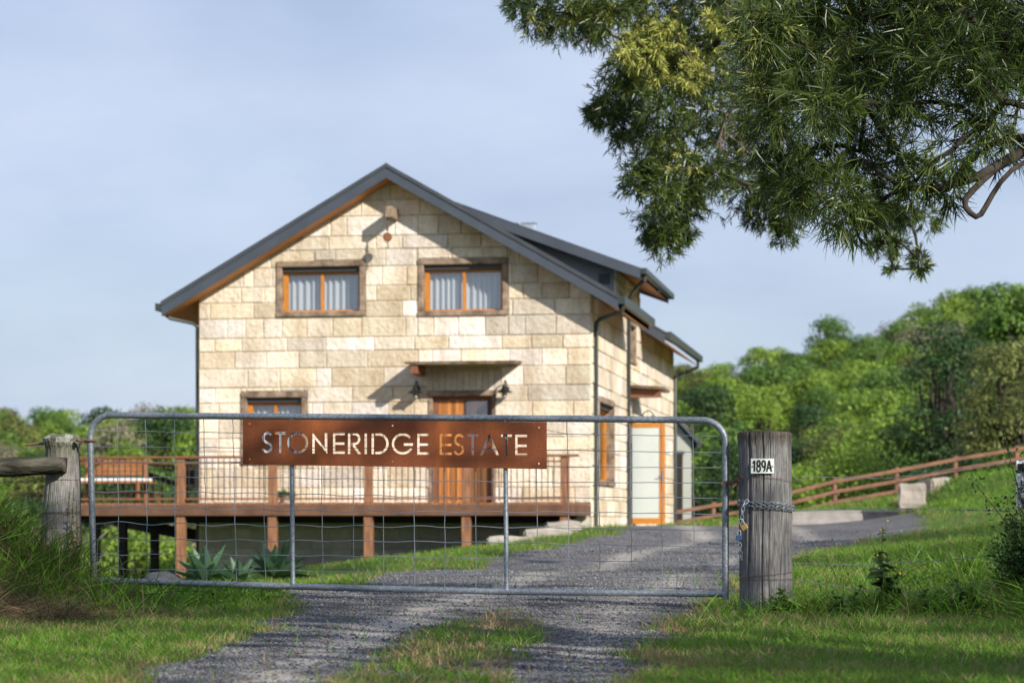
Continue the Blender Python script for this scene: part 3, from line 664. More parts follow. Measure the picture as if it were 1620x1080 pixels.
# ridge skylight hoods (pale, beyond the ridge)
for i,(a,b,ty,tx) in enumerate(((797,817,351,'left'),(824,846,351,'right'))):
    u=-1.6; tt=11.2
    p0=ray(a,ty,1,tt); p1=ray(b,ty,1,tt)
    zb=dz(p0.x)-1.2
    fl=thing('roof_vent',f'pale slatted roof vent above the roof line, {tx} of the two','vent',((p0.x+p1.x)/2,tt,zroof(p0.x)),group='pale vents on the roof')
    mb=MB(); nn=7
    for q in range(nn):
        xx=p0.x+(p1.x-p0.x)*q/(nn-1); mb.box(xx-.009,xx+.009,tt,tt+.02,zroof(xx)+.0,p0.z-.031)
    mb.box(p0.x+.03,p1.x-.03,tt+.03,tt+.04,zroof(p0.x),p0.z-.032)
    mb.build('slat',mat('pale_vent',(.50,.57,.66),.5),fl)
    mb=MB(); mb.box(p0.x-.02,p1.x+.02,tt-.02,tt+.3,p0.z-.03,p0.z); mb.build('vent_top',mat('vent_top',(.34,.40,.50),.5),fl)
# ------------------------------------------------------------------ deck
DT=-2.5; dk=thing('timber_deck','raised timber deck with railing running along the front of the stone house','deck',(-4.8,-1.2,-1))
UD=-9.65
mb=MB()
q=UD
while q<-.02:
    mb.box(q,min(q+.085,-.012),DT,-.06,.335,.37); q+=.09
mb.box(UD,UL-.09,-.058,4.8,.335,.37)
mb.build('deck_boards',M_redg,dk)
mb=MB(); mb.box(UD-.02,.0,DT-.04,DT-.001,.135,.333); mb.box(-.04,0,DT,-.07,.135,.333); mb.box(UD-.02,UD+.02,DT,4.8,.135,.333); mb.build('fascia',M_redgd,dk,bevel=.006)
mb=MB()
q=UD+.4
while q<-.3: mb.box(q,q+.045,DT+.01,-.07,.14,.333); q+=.45
mb.box(UD+.03,-.05,DT+.9,DT+1.0,.0,.139); mb.build('joist',M_dark,dk,kind='stuff')
posts=[fr(p,780,DT)[0] for p in (285,430,582,737,893)]; posts.append(UD+.05)
for u in posts:
    x_=u; wp=(HM@Vector((x_,DT+.05,0))); zg=gz(wp.x,wp.y)-.2
    mb=MB(); mb.box(x_-.075,x_+.075,DT+.0,DT+.12,.371,1.195); mb.box(x_-.08,x_+.08,DT+.0,DT+.14,zg,.134)
    for zz in (.19,.27):
        for xx in (-.035,.035): mb.box(x_+xx-.012,x_+xx+.012,DT-.052,DT-.041,zz-.012,zz+.012)
    mb.build('deck_post',M_redg,dk,bevel=.006)
mb=MB(); mb.box(UD-.03,fr(915,718,DT)[0],DT-.03,DT+.11,1.196,1.24); mb.box(UD-.03,UD+.1,DT+.11,4.8,1.196,1.24); rl=mb.build('handrail',M_brown,dk,bevel=.006)
mb=MB(); mb.box(UD,-.1,DT+.03,DT+.07,.43,.465); mb.box(UD,-.1,DT+.03,DT+.07,1.10,1.13); mb.build('bottom_rail',M_brown,rl)
u=UD+.12; k=0
while u<-.12 and k<98:
    if all(abs(u-p)>.09 for p in posts):
        mb=MB(); mb.tube([(u,DT+.05,.40),(u,DT+.05,1.19)],.009,6); mb.build('baluster',M_bal,rl); k+=1
    u+=.112
# rear support posts under the left wing
for px in (150,193,243):
    p=ray(px,880,1,1.2); mb=MB(); mb.box(p.x-.075,p.x+.075,1.2,1.35,-1.9,.134); mb.build('deck_post',M_dark,dk)
# stair going down behind the deck
st=thing('deck_stair','dark timber stair with sloping handrail going down behind the deck end','stair',(-8.6,2.5,-1))
a=ray(140,812,1,2.4); b=ray(318,848,1,2.4); mb=MB(); mb.prism([(a.x,a.z+.0),(b.x,b.z+.08),(b.x,b.z-.12),(a.x,a.z-.16)],2.3,2.36); mb.prism([(a.x,a.z),(b.x,b.z+.08),(b.x,b.z-.12),(a.x,a.z-.16)],3.3,3.36); mb.build('stringer',M_dark,st)
mb=MB()
for q in range(9):
    k=(q+.5)/9; x=a.x+(b.x-a.x)*k; z=a.z+(b.z-a.z)*k; mb.box(x-.13,x+.13,2.36,3.3,z-.02,z+.02)
mb.build('tread',M_dark,st,kind='stuff')
c=ray(228,748,1,2.3); d=ray(300,772,1,2.3); mb=MB(); mb.bar(c,d,.05,.1); 
for q in range(6):
    k=q/5; p=c.lerp(d,k); mb.tube([p,(p.x,p.y,p.z-.6)],.01,5)
mb.build('handrail',M_dark,st)
# bench with cushion on the deck
def P2(px,py,t): p=ray(px,py,1,t); return p
b0=P2(128,795,-.6); b1=P2(240,795,-.6); be=thing('deck_bench','orange timber bench with white cushion at the left end of the deck','bench',((b0.x+b1.x)/2,-.4,.37))
sx0,sx1=b0.x,b1.x
mb=MB()
for q in range(4): mb.box(sx0,sx1,-.85+q*.14,-.73+q*.14,.77,.80)
mb.build('seat',M_seat,be)
mb=MB(); 
for q in range(3): mb.box(sx0+.05,sx1-.18,-.32,-.29,.93+q*.09,1.01+q*.09)
mb.box(sx0,sx1-.12,-.35,-.27,1.19,1.23); mb.build('backrest',M_seat,be)
mb=MB(); mb.box(sx0+.03,sx1-.06,-.83,-.36,.801,.87); mb.build('cushion',mat('cushion_fabric',(.72,.72,.72),.9),be,bevel=.025)
for xx in (sx0+.03,sx1-.2):
    for yy in (-.84,-.33):
        mb=MB(); mb.bar((xx,yy,.371),(xx,yy,.77 if yy<-.5 else 1.19),.06,.06,(1,0,0)); mb.build('leg',M_seat,be)
bt=thing('deck_table','low dark red timber table in front of the bench on the deck','table',(sx0+1.1,-1.3,.37))
mb=MB(); mb.box(sx0+.1,sx1+.35,-1.6,-1.05,.56,.60); mb.build('tabletop',M_brown,bt,bevel=.008)
for xx in (sx0+.15,sx1+.28):
    for yy in (-1.58,-1.12): mb=MB(); mb.box(xx,xx+.05,yy,yy+.05,.371,.559); mb.build('leg',M_brown,bt)
dc=thing('deck_chair','dark chair on the deck beside the left corner of the house','chair',(-7.95,.4,.37))
p=P2(305,770,.3); x=p.x; mb=MB(); mb.box(x-.22,x+.16,.1,.5,.70,.75); mb.build('seat',M_dark,dc,bevel=.02)
mb=MB(); mb.box(x-.22,x+.16,.47,.51,.76,1.05); mb.build('backrest',M_dark,dc,bevel=.02)
for xx in (-.2,.13):
    for yy in (.11,.46): mb=MB(); mb.box(x+xx,x+xx+.03,yy,yy+.03,.371,.70); mb.build('leg',M_dark,dc)
pt=thing('potted_plant','small green leafy plant in a pale pot on the deck by the stone wall','plant',(fr(452,780,-.4)[0],-.4,.37))
x=fr(452,780,-.4)[0]; mb=MB(); mb.lathe([(.09,.371),(.13,.52),(.14,.53)],(x,-.4,0),14); mb.build('pot',M_blockw,pt,smooth=True)
n=90; Pp=np.tile([x,-.4,.53],(n,1))+rng.normal(size=(n,3))*.04; Dd=rng.normal(size=(n,3)); Dd[:,2]=np.abs(Dd[:,2])*.6+.15
V,Qq,k=blades(Pp,Dd,rng.uniform(.15,.32,n),np.full(n,.03),np.tile([0,0,-.3],(n,1))); mesh_np('foliage',V,Qq,M_weed,pt,tone=np.ones(len(V)))
SPACE[0]=Matrix.Identity(4)
# ------------------------------------------------------------------ shed behind the house
Y=74; sh=thing('grey_shed','pale grey shed with dark doorway behind the right end of the house','shed',W(1055,835,Y))
L=W(1010,800,Y).x; Rr=W(1094,800,Y).x; zt=W(0,697,Y).z; ap=(L+Rr)/2-.2; zp=W(0,655,Y).z+.35
mb=MB(); mb.prism([(L,-.5),(Rr,-.5),(Rr,zt),(ap,zp),(L,zt)],Y,Y+8); mb.build('wall',M_shed,sh)
mb=MB(); 
for (xa,za_,xb,zb_) in ((ap,zp,Rr+.2,zt-.12),(ap,zp,L-.2,zt-.12)): mb.prism([(xa,za_+.12),(xb,zb_+.12),(xb,zb_+.01),(xa,za_+.01)],Y-.25,Y+8.2)
mb.build('roof',M_steel,sh)
dx0=W(1071,0,Y).x; dx1=W(1080,0,Y).x; mb=MB(); mb.box(dx0,dx1,Y-.03,Y-.004,-.3,W(0,718,Y).z); mb.build('door',M_dark,sh)  # dark panel on the wall paints the unlit shed opening
mb=MB(); mb.box(dx0-.08,dx1+.05,Y-.05,Y-.031,W(0,718,Y).z,W(0,718,Y).z+.09); mb.build('door_trim',M_steel,sh)
mb=MB(); mb.tube([(Rr+.22,Y-.2,zt-.14),(Rr+.22,Y+8.2,zt-.14)],.09,8); mb.build('gutter',M_gutter,sh)
# ------------------------------------------------------------------ gate
GL=Vector(((142-CX)/F*16.45,16.45,0)); GR=Vector(((1148-CX)/F*15.5,15.5,0)); gd=(GR-GL); gang=math.atan2(gd.y,gd.x)
GM=Matrix.Translation(GL)@Matrix.Rotation(gang,4,'Z'); SPACE[0]=GM; GW=gd.length
def gp(px,py,y=0): return ray(px,py,1,y)
gate=thing('farm_gate','galvanised pipe farm gate with wire mesh across the gravel drive','gate',gp(142,950))
RT=.0215
def arc(c,r,a0,a1,n=8): return [(c[0]+r*math.cos(R(a0+(a1-a0)*i/n)),0,c[1]+r*math.sin(R(a0+(a1-a0)*i/n))) for i in range(n+1)]
tl=gp(142,656.5); tr=gp(1148,664); blp=gp(146,918); brp=gp(1147,938); r=.15
pts=[gp(149,952)]+arc((tl.x+r+.004,tl.z-r),r,180,94)+[ (tl.x+(tr.x-tl.x)*k, 0, tl.z+(tr.z-tl.z)*k) for k in (.2,.4,.6,.8)]+arc((tr.x-r,tr.z-r),r,88,0)+[gp(1147.5,948)]
mb=MB(); mb.tube(pts,RT,14); fm=mb.build('frame',M_galv,gate,smooth=True)
mb=MB(); mb.tube([gp(146,917.5),gp(150,917.5),gp(500,928),gp(800,935.5),gp(1140,939),gp(1147,939)],[RT*1.15,RT,RT,RT,RT*.95,RT*1.0],14); mb.build('bottom_rail',M_galv,fm,smooth=True)
for px,py0,py1,tn in ((462,660,926,1),(800,663,936,1)):
    a=gp(px-1,py0); b=gp(px+1.5,py1); mb=MB(); mb.tube([a,(b.x,0,b.z+.05),(b.x,0,b.z)],[.0155,.0155,.021],12); mb.build('stay',M_galv,gate,smooth=True)
mb=MB(); rd=random.Random(5)
vx=[(185,187,187),(230,232,234),(276,277,278),(322,325,328),(368,371,374),(416,418,420),(509,509,511),(557,559,560),(606,606,607),(653,655,656),(702,704,703),(751,753,753),(848,850,850),(897,899,900),(946,948,949),(996,998,1000),(1046,1047,1048),(1096,1098,1098)]
def railtop(px): return 659+(px-150)*.0075
def railbot(px): return 918+(px-150)*.0213 if px>150 else 918
for a,b,c in vx:
    y0=railtop(a); y1=railbot(c); pts=[]
    for i in range(17):
        k=i/16; x=a+(b-a)*min(k*2,1)+(c-b)*max(k*2-1,0); pts.append(gp(x+rd.uniform(-.7,.7),y0+(y1-y0)*k,.004))
    mb.tube(pts,.0026,5)
for i in range(10):
    yl=681+24.25*i; yr=689.5+24.85*i; pts=[]; amp=(.5,.6,.8,1.0,1.6,2.0,2.4,1.8,1.2,.8)[i]; ph=rd.uniform(0,6)
    for k in range(85):
        f=k/84; px=147+(1146-147)*f; py=yl+(yr-yl)*f+amp*math.sin(f*1000/48*math.pi*1.02+ph)*(1-f*.75)+rd.uniform(-.25,.25)+1.2*math.sin(f*7+i)
        pts.append(gp(px,py,-.001))
    mb.tube(pts,.0026,5)
mb.build('wire_mesh',M_galvw,gate,smooth=True)
# ties of wire round the frame
mb=MB()
for px,py,k in ((395,661,0),(621,664,0),(853,666,0)):
    c=gp(px,py); mb.tube([(c.x,c.y+.0245*math.cos(a),c.z+.0245*math.sin(a)) for a in np.linspace(0,2*math.pi,12)[:-1]],.0016,5,closed=True)
c=gp(864,680); mb.tube([gp(853,676,-.03),gp(870,681,-.02),gp(898,686,-.004)],.0016,5)
c=gp(384,739); mb.tube([gp(395,726,-.03),gp(378,732,-.02),gp(366,733,-.004)],.0016,5)
mb.build('tie_wire',M_rust,gate)
# --- sign with cut-out letters
sg=thing('name_sign','rusted steel sign cut with STONERIDGE ESTATE on the gate','sign',gp(624,735,-.03),None)
SY=-.028
def zc(x,y): p=gp(360+x/3,560+y/3,SY); return (p.x,p.z)     # coordinates measured on a 3x enlargement
holes=[]
def poly(*pts): holes.append([zc(*p) for p in pts])
def slant(x): return 368+(x-163)*15/1259.0          # cap line falls towards the right
Hh=100; S=11.5
def strokeline(pts,th):
    n=len(pts); L=[];Rr_=[]
    for i in range(n):
        a=pts[max(i-1,0)]; b=pts[min(i+1,n-1)]; dx=b[0]-a[0]; dy=b[1]-a[1]; l=math.hypot(dx,dy); nx_=-dy/l*th/2; ny_=dx/l*th/2
        L.append((pts[i][0]+nx_,pts[i][1]+ny_)); Rr_.append((pts[i][0]-nx_,pts[i][1]-ny_))
    poly(*(L+Rr_[::-1]))
def el(cx,cy,rx,ry,a0,a1,n=16): return [(cx+rx*math.cos(R(a0+(a1-a0)*i/n)),cy-ry*math.sin(R(a0+(a1-a0)*i/n))) for i in range(n+1)]
def letE(x0,x1):
    t=slant(x0); b=t+Hh; m=t+Hh*.52
    poly((x0,t),(x1,t),(x1,t+S),(x0+S,t+S),(x0+S,m-S/2),(x1-2,m-S/2),(x1-2,m+S/2),(x0+S,m+S/2),(x0+S,b-S),(x1,b-S),(x1,b),(x0,b))
def letT(x0,x1):
    t=slant(x0); b=t+Hh; c=(x0+x1)/2; poly((x0,t),(x1,t),(x1,t+S),(c+S/2,t+S),(c+S/2,b),(c-S/2,b),(c-S/2,t+S),(x0,t+S))
def letS(x0,x1):
    t=slant(x0); w2=(x1-x0)/2; cx=(x0+x1)/2; r1=24
    up=el(cx+1,t+26,w2-7,21,28,200,12); mid=[(cx-w2+9,t+40),(cx-6,t+49),(cx+w2-12,t+60)]; lo=el(cx-2,t+Hh-27,w2-5,22,25,-160,12)
    strokeline(up[:-1]+mid+lo[1:],S)
letS(163,215); letT(225,276)
def ring(cx,cy,rx,ry,th,gaps):
    for a0,a1 in gaps: poly(*(el(cx,cy,rx,ry,a0,a1,22)+el(cx,cy,rx-th,ry-th,a1,a0,22)))
t=slant(333); ring(333,t+50,50,51,S,((-86,86),(94,266)))
t=slant(402); b=t+Hh
poly((402,b),(402,t-1),(461,b-28),(461,t),(474,t),(474,b+3),(414,t+31),(414,b))
letE(500,557)
t=slant(571); b=t+Hh; poly((571,t),(583,t),(583,b),(571,b))
cy=t+29; poly(*([(589,t)]+el(604,cy,27,29,90,-90,14)+[(604,t+58),(634,b),(619,b),(589,t+62-4),(589,t+47),(600,t+47)]+el(603,cy,16,18,-90,90,12)+[(589,t+11)]))
t=slant(650); poly((650,t),(662,t),(662,t+Hh),(650,t+Hh))
t=slant(683); b=t+Hh; poly((683,t),(695,t),(695,b),(683,b))
poly(*([(701,t)]+el(716,t+50,49,50,90,-90,20)+[(701,b),(701,b-S)]+el(716,t+50,37,38.5,-90,90,20)+[(701,t+S)]))
t=slant(780); strokeline(el(831,t+50,46,45,40,332,32)+[],S)
poly((836,t+47),(883,t+47),(882,t+59),(836,t+59))
letE(900,957); letE(1006,1066); letS(1072,1125); letT(1138,1190)
t=slant(1197); b=t+Hh; poly((1197,b),(1240,t),(1246,t),(1250,t+8),(1210,b)); poly((1253,t+14),(1289,b),(1275,b),(1262,b-27),(1229,b-27),(1233,b-38),(1257,b-38),(1247,t+27))
letT(1298,1350); letE(1365,1422)
for (x,y) in ((395,670),(621,673),(853,676),(395,726),(621,730),(852.5,733)):
    p=gp(x,y,SY); holes.append([(p.x+.0055*math.cos(a),p.z+.0055*math.sin(a)) for a in np.linspace(0,2*math.pi,11)[:-1]])
co=[zc(73,308),zc(1515,322),zc(1515,545),zc(73,523)]
cu=bpy.data.curves.new('plate','CURVE'); cu.dimensions='2D'; cu.fill_mode='BOTH'; cu.extrude=.0022
for ps in [co]+holes:
    sp_=cu.splines.new('POLY'); sp_.points.add(len(ps)-1)
    for i,(a,b) in enumerate(ps): sp_.points[i].co=(a,b,0,1)
    sp_.use_cyclic_u=True
tmp=bpy.data.objects.new('tmp',cu); COL.objects.link(tmp); dg=bpy.context.evaluated_depsgraph_get(); me=bpy.data.meshes.new_from_object(tmp.evaluated_get(dg)); bpy.data.objects.remove(tmp)
me.transform(Matrix.Translation((0,SY,0))@Matrix.Rotation(R(90),4,'X')); me.materials.clear()
link('sign_plate',me,sg,[M_sign])
SPACE[0]=Matrix.Identity(4)
# ------------------------------------------------------------------ posts
def rough_post(name,parent,prof,c,n,mat_,wob=.03,cracks=5,seed=2):
    cw_=.035 if n>200 else .06
    rd=random.Random(seed); mb=MB(); m=len(prof); vs=[];fs=[]; cr=[(rd.uniform(0,6.28),rd.uniform(.4,1)) for _ in range(cracks)]
    for i,(r,h,ox) in enumerate(prof):
        for k in range(n):
            a=2*math.pi*k/n; rr=r*(1+wob*math.sin(3*a+1)+wob*.6*math.sin(5*a+h*1.3)+wob*.35*math.sin(17*a+h*.7)+wob*.25*math.sin(29*a))
            for ca,cw in cr:
                dd=abs((a-ca-.05*math.sin(h*4)+math.pi)%(2*math.pi)-math.pi)
                if dd<cw_: rr-=.012*cw*(1-dd/cw_)
            vs.append((c[0]+ox+rr*math.cos(a),c[1]+rr*math.sin(a),h+(rd.uniform(-.006,.006) if i==m-2 else 0)))
    for i in range(m-1):
        for k in range(n): fs.append((i*n+k,i*n+(k+1)%n,(i+1)*n+(k+1)%n,(i+1)*n+k))
    fs.append(tuple((m-1)*n+k for k in range(n)))
    mb.add(vs,fs)
    zt_=prof[-1][1]; T_=[]
    for v in vs:
        h=zt_-v[2]; a=math.atan2(v[1]-c[1],v[0]-c[0]); q=float(vnoise(np.array([a*2.2+seed]),np.array([h*30]),1,seed)[0])
        if seed==8 and h<.055 and q>.52: T_.append((1.7,1.85,1.6))
        elif seed==8 and h<.10: T_.append((.75,.78,.62))
        elif seed==8: T_.append((1.2,1.19,1.17))
        elif h<.09: T_.append((.62,.55,.50))
        else: T_.append((1,1,1.03))
    mb.t=T_
    return mb.build(name,mat_,parent,smooth=True)
PY=15.45; pc=((1211-CX)/F*PY,PY+.0)
post_r=thing('gate_post','thick grey timber gate post carrying the 189A plate','gate post',(pc[0],pc[1],gz(*pc)))
zt=W(0,684,PY).z; rr=43/F*PY
prof=[(rr*.98,-.95,.005),(rr*.97,-.6,.005)]+[(rr*(.965+.0*h),h,.005-.01*(h+.6)) for h in np.linspace(-.5,zt-.1,14)]+[(rr*1.0,zt-.03,-.008),(rr*.985,zt-.006,-.008),(rr*.93,zt+.004,-.008),(rr*.5,zt+.006,-.008),(rr*.02,zt+.002,-.008)]
rough_post('post',post_r,prof,pc,240,M_post,.018,22,3)
# number plate
f=pc[1]-rr-.012; a=ray(1188,725,1,f); b=ray(1224.5,748.5,1,f)
npt=thing('number_plate','small white enamel plate reading 189A on the right gate post','number plate',((a.x+b.x)/2,f,b.z))
mb=MB(); mb.box(a.x,b.x,f,f+.004,b.z,a.z); mb.build('plate',M_num,npt,bevel=.0008)
mb=MB(); mb.lathe([(.0045,-.002),(.0045,.002)],(a.x+.01,f-.003,(a.z+b.z)/2-.004),10,'y'); mb.lathe([(.0045,-.002),(.0045,.002)],(b.x-.009,f-.003,(a.z+b.z)/2-.002),10,'y'); mb.build('screw',M_rust,npt)
w_=b.x-a.x; h_=a.z-b.z
def gl(strokes,x,wc,hc=.74,th=.0095):
    mb=MB()
    for s in strokes:
        pts=[(a.x+x*w_+p[0]*wc*w_, f-.0022, b.z+h_*.13+p[1]*hc*h_) for p in s]
        for i in range(len(pts)-1):
            mb.bar(pts[i],pts[i+1],.003,th,(0,0,1)) if abs(pts[i][2]-pts[i+1][2])<abs(pts[i][0]-pts[i+1][0]) else mb.bar(pts[i],pts[i+1],.003,th,(1,0,0))
    return mb
def oval(cx,cy,rx,ry,n=14,a0=0,a1=360): return [(cx+rx*math.cos(R(a0+(a1-a0)*i/n)),cy+ry*math.sin(R(a0+(a1-a0)*i/n))) for i in range(n+1)]
chars=MB()
def addm(m2): chars.add(m2.v,m2.f)
addm(gl([[(.2,.75),(.6,1),(.6,0)]],.06,.16)); addm(gl([oval(.5,.75,.38,.25),oval(.5,.26,.45,.27)],.25,.17)); addm(gl([oval(.5,.70,.42,.3),[(.92,.7),(.8,.2),(.45,0)]],.47,.17)); addm(gl([[(0,0),(.5,1),(1,0)],[(.2,.33),(.8,.33)]],.69,.20))
chars.build('lettering',M_black,npt)
# chain helper
def chain(mb,pts,link_=.034,wd=.020,r=.0032):
    pts=[Vector(p) for p in pts]; out=[]; acc=0; i=0; pos=pts[0].copy(); L=[0]
    for k in range(1,len(pts)): L.append(L[-1]+(pts[k]-pts[k-1]).length)
    def at(s):
        for k in range(1,len(pts)):
            if s<=L[k] or k==len(pts)-1:
                return pts[k-1].lerp(pts[k],(s-L[k-1])/max(L[k]-L[k-1],1e-6)), (pts[k]-pts[k-1]).normalized()
    s=link_/2; q=0
    while s<L[-1]:
        c,d=at(s); up=Vector((0,-1,.15)) if abs(d.y)<.9 else Vector((1,0,0)); sd_=d.cross(up).normalized(); up=sd_.cross(d)
        if q%2: sd_=(sd_*.45+up*.9).normalized()
        hl=link_/2; hw=wd/2
        lp=[c+d*(hl*math.cos(t_))*1.12+sd_*(hw*math.sin(t_)) for t_ in np.linspace(0,2*math.pi,11)[:-1]]
        mb.tube(lp,r,5,closed=True); s+=link_*.78; q+=1
def around(px0,py0,px1,py1,extra=0.01):
    out=[]
    for k in range(13):
        a=R(188+(352-188)*k/12); x=pc[0]+(rr+extra)*math.cos(a); y=pc[1]+(rr+extra)*math.sin(a); py=py0+(py1-py0)*k/12; out.append((x,y,(HY-py)/F*y))
    return out
ch=thing('lock_chain','steel chain wrapped twice round the right gate post','chain',(pc[0],pc[1]-rr,W(0,803,PY).z))
mb=MB(); chain(mb,around(1170,791,1256,801)); chain(mb,around(1170,797,1256,806,.012)); mb.build('wrapped_links',M_galv,ch,smooth=True)
yq=pc[1]-rr*.75; mb=MB(); chain(mb,[ray(1183,790,1,yq-.04),ray(1176,800,1,yq-.05),ray(1174,815,1,yq-.05),ray(1174,828,1,yq-.05)]); chain(mb,[ray(1170,858,1,yq-.04),ray(1171,870,1,yq-.04),ray(1173,884,1,yq-.03)]); mb.build('hanging_links',M_galv,ch,smooth=True)
mb=MB(); g1=ray(1146,764,1,15.48); chain(mb,[g1+Vector((-.02,-.026,0)),g1+Vector((.03,-.02,0)),ray(1158,761,1,15.42),ray(1172,755,1,yq+.02)],.036); chain(mb,[g1+Vector((-.02,-.03,-.008)),g1+Vector((.03,-.026,-.006)),ray(1160,764,1,15.4),ray(1172,757,1,yq+.02)],.036)
gc=thing('latch_chain','rusty chain looped round the gate end and stapled to the right post','chain',g1)
mb.build('chain_links',M_rust,gc,smooth=True)
mb=MB(); mb.tube([ray(1159,771,1,15.36),ray(1168,762,1,15.38)],.005,6); mb.build('staple',M_rust,gc)
def padlock(px,py,rot,m,label,s=1):
    c=ray(px,py,1,yq-.06); Mw=Matrix.Translation(c)@Matrix.Rotation(R(rot),4,'Y'); old=SPACE[0]; SPACE[0]=Mw
    t=thing('padlock',label,'padlock',(0,0,0),'padlocks on the gate chain'); mb=MB(); mb.box(-.021*s,.021*s,-.009,.009,-.02*s,.017*s)
    mb.build('lock_body',m,t,bevel=.003); mb=MB(); mb.tube([(-.013*s,0,.017*s),(-.013*s,0,.042*s)]+[(.013*s*math.cos(q),0,.042*s+.013*s*math.sin(q)) for q in np.linspace(math.pi,0,7)][1:-1]+[(.013*s,0,.042*s),(.013*s,0,.017*s)],.0038,7); mb.build('shackle',M_galv,t,smooth=True); SPACE[0]=old
padlock(1177,833,-28,M_brass,'tilted brass padlock on the chain of the right gate post',1.0)
padlock(1169,850,0,M_blue,'blue padlock below the brass one on the gate post chain',.85)
# wraps of plain wire on the right post
mb=MB()
def wrap(c,r,py0,py1,th=.0016,ph=0,a0=180,a1=360):
    pts=[]
    for k in range(25):
        a=R(a0+(a1-a0)*k/24); x=c[0]+(r+.004)*math.cos(a); y=c[1]+(r+.004)*math.sin(a); pts.append((x,y,(HY-(py0+(py1-py0)*k/24))/F*y+.002*math.sin(k*1.7+ph)))
    mb.tube(pts,th,5)
wrap(pc,rr,916,902); mb.build('wrapped_wire',M_rust,post_r)
mb=MB(); wrap(pc,rr,917,915,ph=2); mb.build('wrapped_wire',M_rust,post_r)
mb=MB(); wrap(pc,rr,752,762,a0=230); mb.build('wrapped_wire',M_rust,post_r)
# left post
LY=16.55; lc=((97-CX)/F*LY,LY); post_l=thing('gate_post','leaning grey hinge post with lichen on top at the left of the gate','gate post',(lc[0],lc[1],-.5))
k_=LY/F; zt=W(0,688,LY).z; lp=[]
for py,l,r_ in ((1010,63,131),(930,63,130),(880,64,129),(840,65,128),(810,66,127),(790,69,127),(765,71,127),(740,72,126),(715,71,126),(700,70,126),(694,70,126)):
    lp.append(((r_-l)/2*k_,(HY-py)*k_,((r_+l)/2-97)*k_))
lp=[p for p in lp[:-3]]+[(.112+.004*k,zt-.012-.012*(7-k),.004) for k in range(7)]+[(.115,zt-.012,.005),(.10,zt,.005),(.06,zt+.004,.005),(.003,zt+.002,.005)]
rough_post('post',post_l,lp,lc,110,M_post,.014,6,8)
rr_l=.122
mb=MB(); wrap((lc[0]+.002,lc[1]),.118,704,704); mb.build('wrapped_wire',M_rust,post_l); mb=MB(); wrap((lc[0],lc[1]),.125,757,759,ph=1); mb.build('wrapped_wire',M_rust,post_l); mb=MB(); wrap((lc[0],lc[1]),.137,811,808,ph=2); mb.build('wrapped_wire',M_rust,post_l); mb=MB(); wrap((lc[0],lc[1]),.137,812,811,ph=4); mb.build('wrapped_wire',M_rust,post_l)
hg=post_l
mb=MB(); hp=GM@gp(142,697,0) if False else None
SPACE[0]=GM; g2=gp(143,697); SPACE[0]=Matrix.Identity(4); g2=GM@g2
mb.tube([W(40,703.5,16.62),W(70,701,16.60)],.009,8); mb.tube([W(120,696.5,16.45),g2+Vector((-.03,0,.0))],.009,8)
mb.tube([g2+Vector((.033*math.cos(q),.033*math.sin(q),0)) for q in np.linspace(0,2*math.pi,17)[:-1]],.0075,8,closed=True)
mb.tube([W(124,696.5,16.42),W(127.5,696.5,16.42)],.019,6); mb.build('hinge_bolt',M_rust,hg,smooth=True)
# log rail
lg=thing('rail_log','mossy round fence rail let into the left gate post','fence rail',W(40,740,16.4))
mb=MB(); pts=[]; rs=[]
for q in range(26):
    k=q/25; px=-330+(101+330)*k; py=752+(735.5-752)*k; pts.append(W(px,py,16.35+.3*(1-k))); rs.append((.078-.022*k**3)*(1+.04*math.sin(q*1.9)))
rs[-1]*=.86; rs.append(rs[-1]*.5); pts.append(pts[-1]+Vector((.006,0,0)))
mb.tube(pts,rs,22); mb.build('log',M_log,lg,smooth=True)
nt_=MB(); nt_.tube([W(94,735,16.42),W(105,735.5,16.42)],.058,6); nt_.build('notch_shade',M_dark,post_l)  # dark plug paints the shaded recess round the log end; nothing is cut
# barbed / plain wires
def barbed(name,label,pts,cat='wire',barbs=True,r=.0016,dbl=True):
    mb=MB(); P=[]
    pts=[Vector(p) for p in pts]
    for i in range(len(pts)-1):
        n=max(2,int((pts[i+1]-pts[i]).length/.04))
        for k in range(n): P.append(pts[i].lerp(pts[i+1],k/n))
    P.append(pts[-1])
    mb.tube([p+Vector((0,.0015*math.cos(i*1.2),.0018*math.sin(i*1.2))) for i,p in enumerate(P)],r,4)
    if dbl: mb.tube([p-Vector((0,.0015*math.cos(i*1.2),.0018*math.sin(i*1.2))) for i,p in enumerate(P)],r,4)
    if barbs:
        for i in range(2,len(P)-1,4):
            for a in (.6,2.2): 
                d=Vector((.3*math.cos(a),0,math.sin(a)))*.013; mb.tube([P[i]-d,P[i]+d],r*.8,4)
    o=mb.build(name,M_galvw,None); return tag(o,label,cat)
yw=15.5
barbed('barbed_wire','top barbed wire strand running right from the numbered post',[W(1254,752,yw),W(1262,760,yw),W(1275,755,yw),W(1300,754,yw),W(1400,757,yw),W(1500,744,yw),W(1620,727,yw),W(1900,700,yw)])
barbed('barbed_wire','second barbed wire strand at chain height right of the numbered post',[W(1254,808,yw),W(1300,806,yw),W(1420,804,yw),W(1600,808,yw),W(1900,806,yw)])
barbed('barbed_wire','third wire strand crossing behind the tall weed',[W(1254,890,yw),W(1350,893,yw),W(1450,888,yw),W(1540,882,yw),W(1640,865,yw),W(1900,850,yw)],r=.0013)
barbed('barbed_wire','lowest wire strand just above the dark weeds on the right',[W(1254,915,yw),W(1400,938,yw),W(1500,933,yw),W(1600,928,yw),W(1900,915,yw)],r=.0013)
barbed('barbed_wire','top barbed wire strand left of the hinge post above the log',[W(-200,718,16.6),W(0,713,16.6),W(45,709,16.5),W(70,704,16.43)])
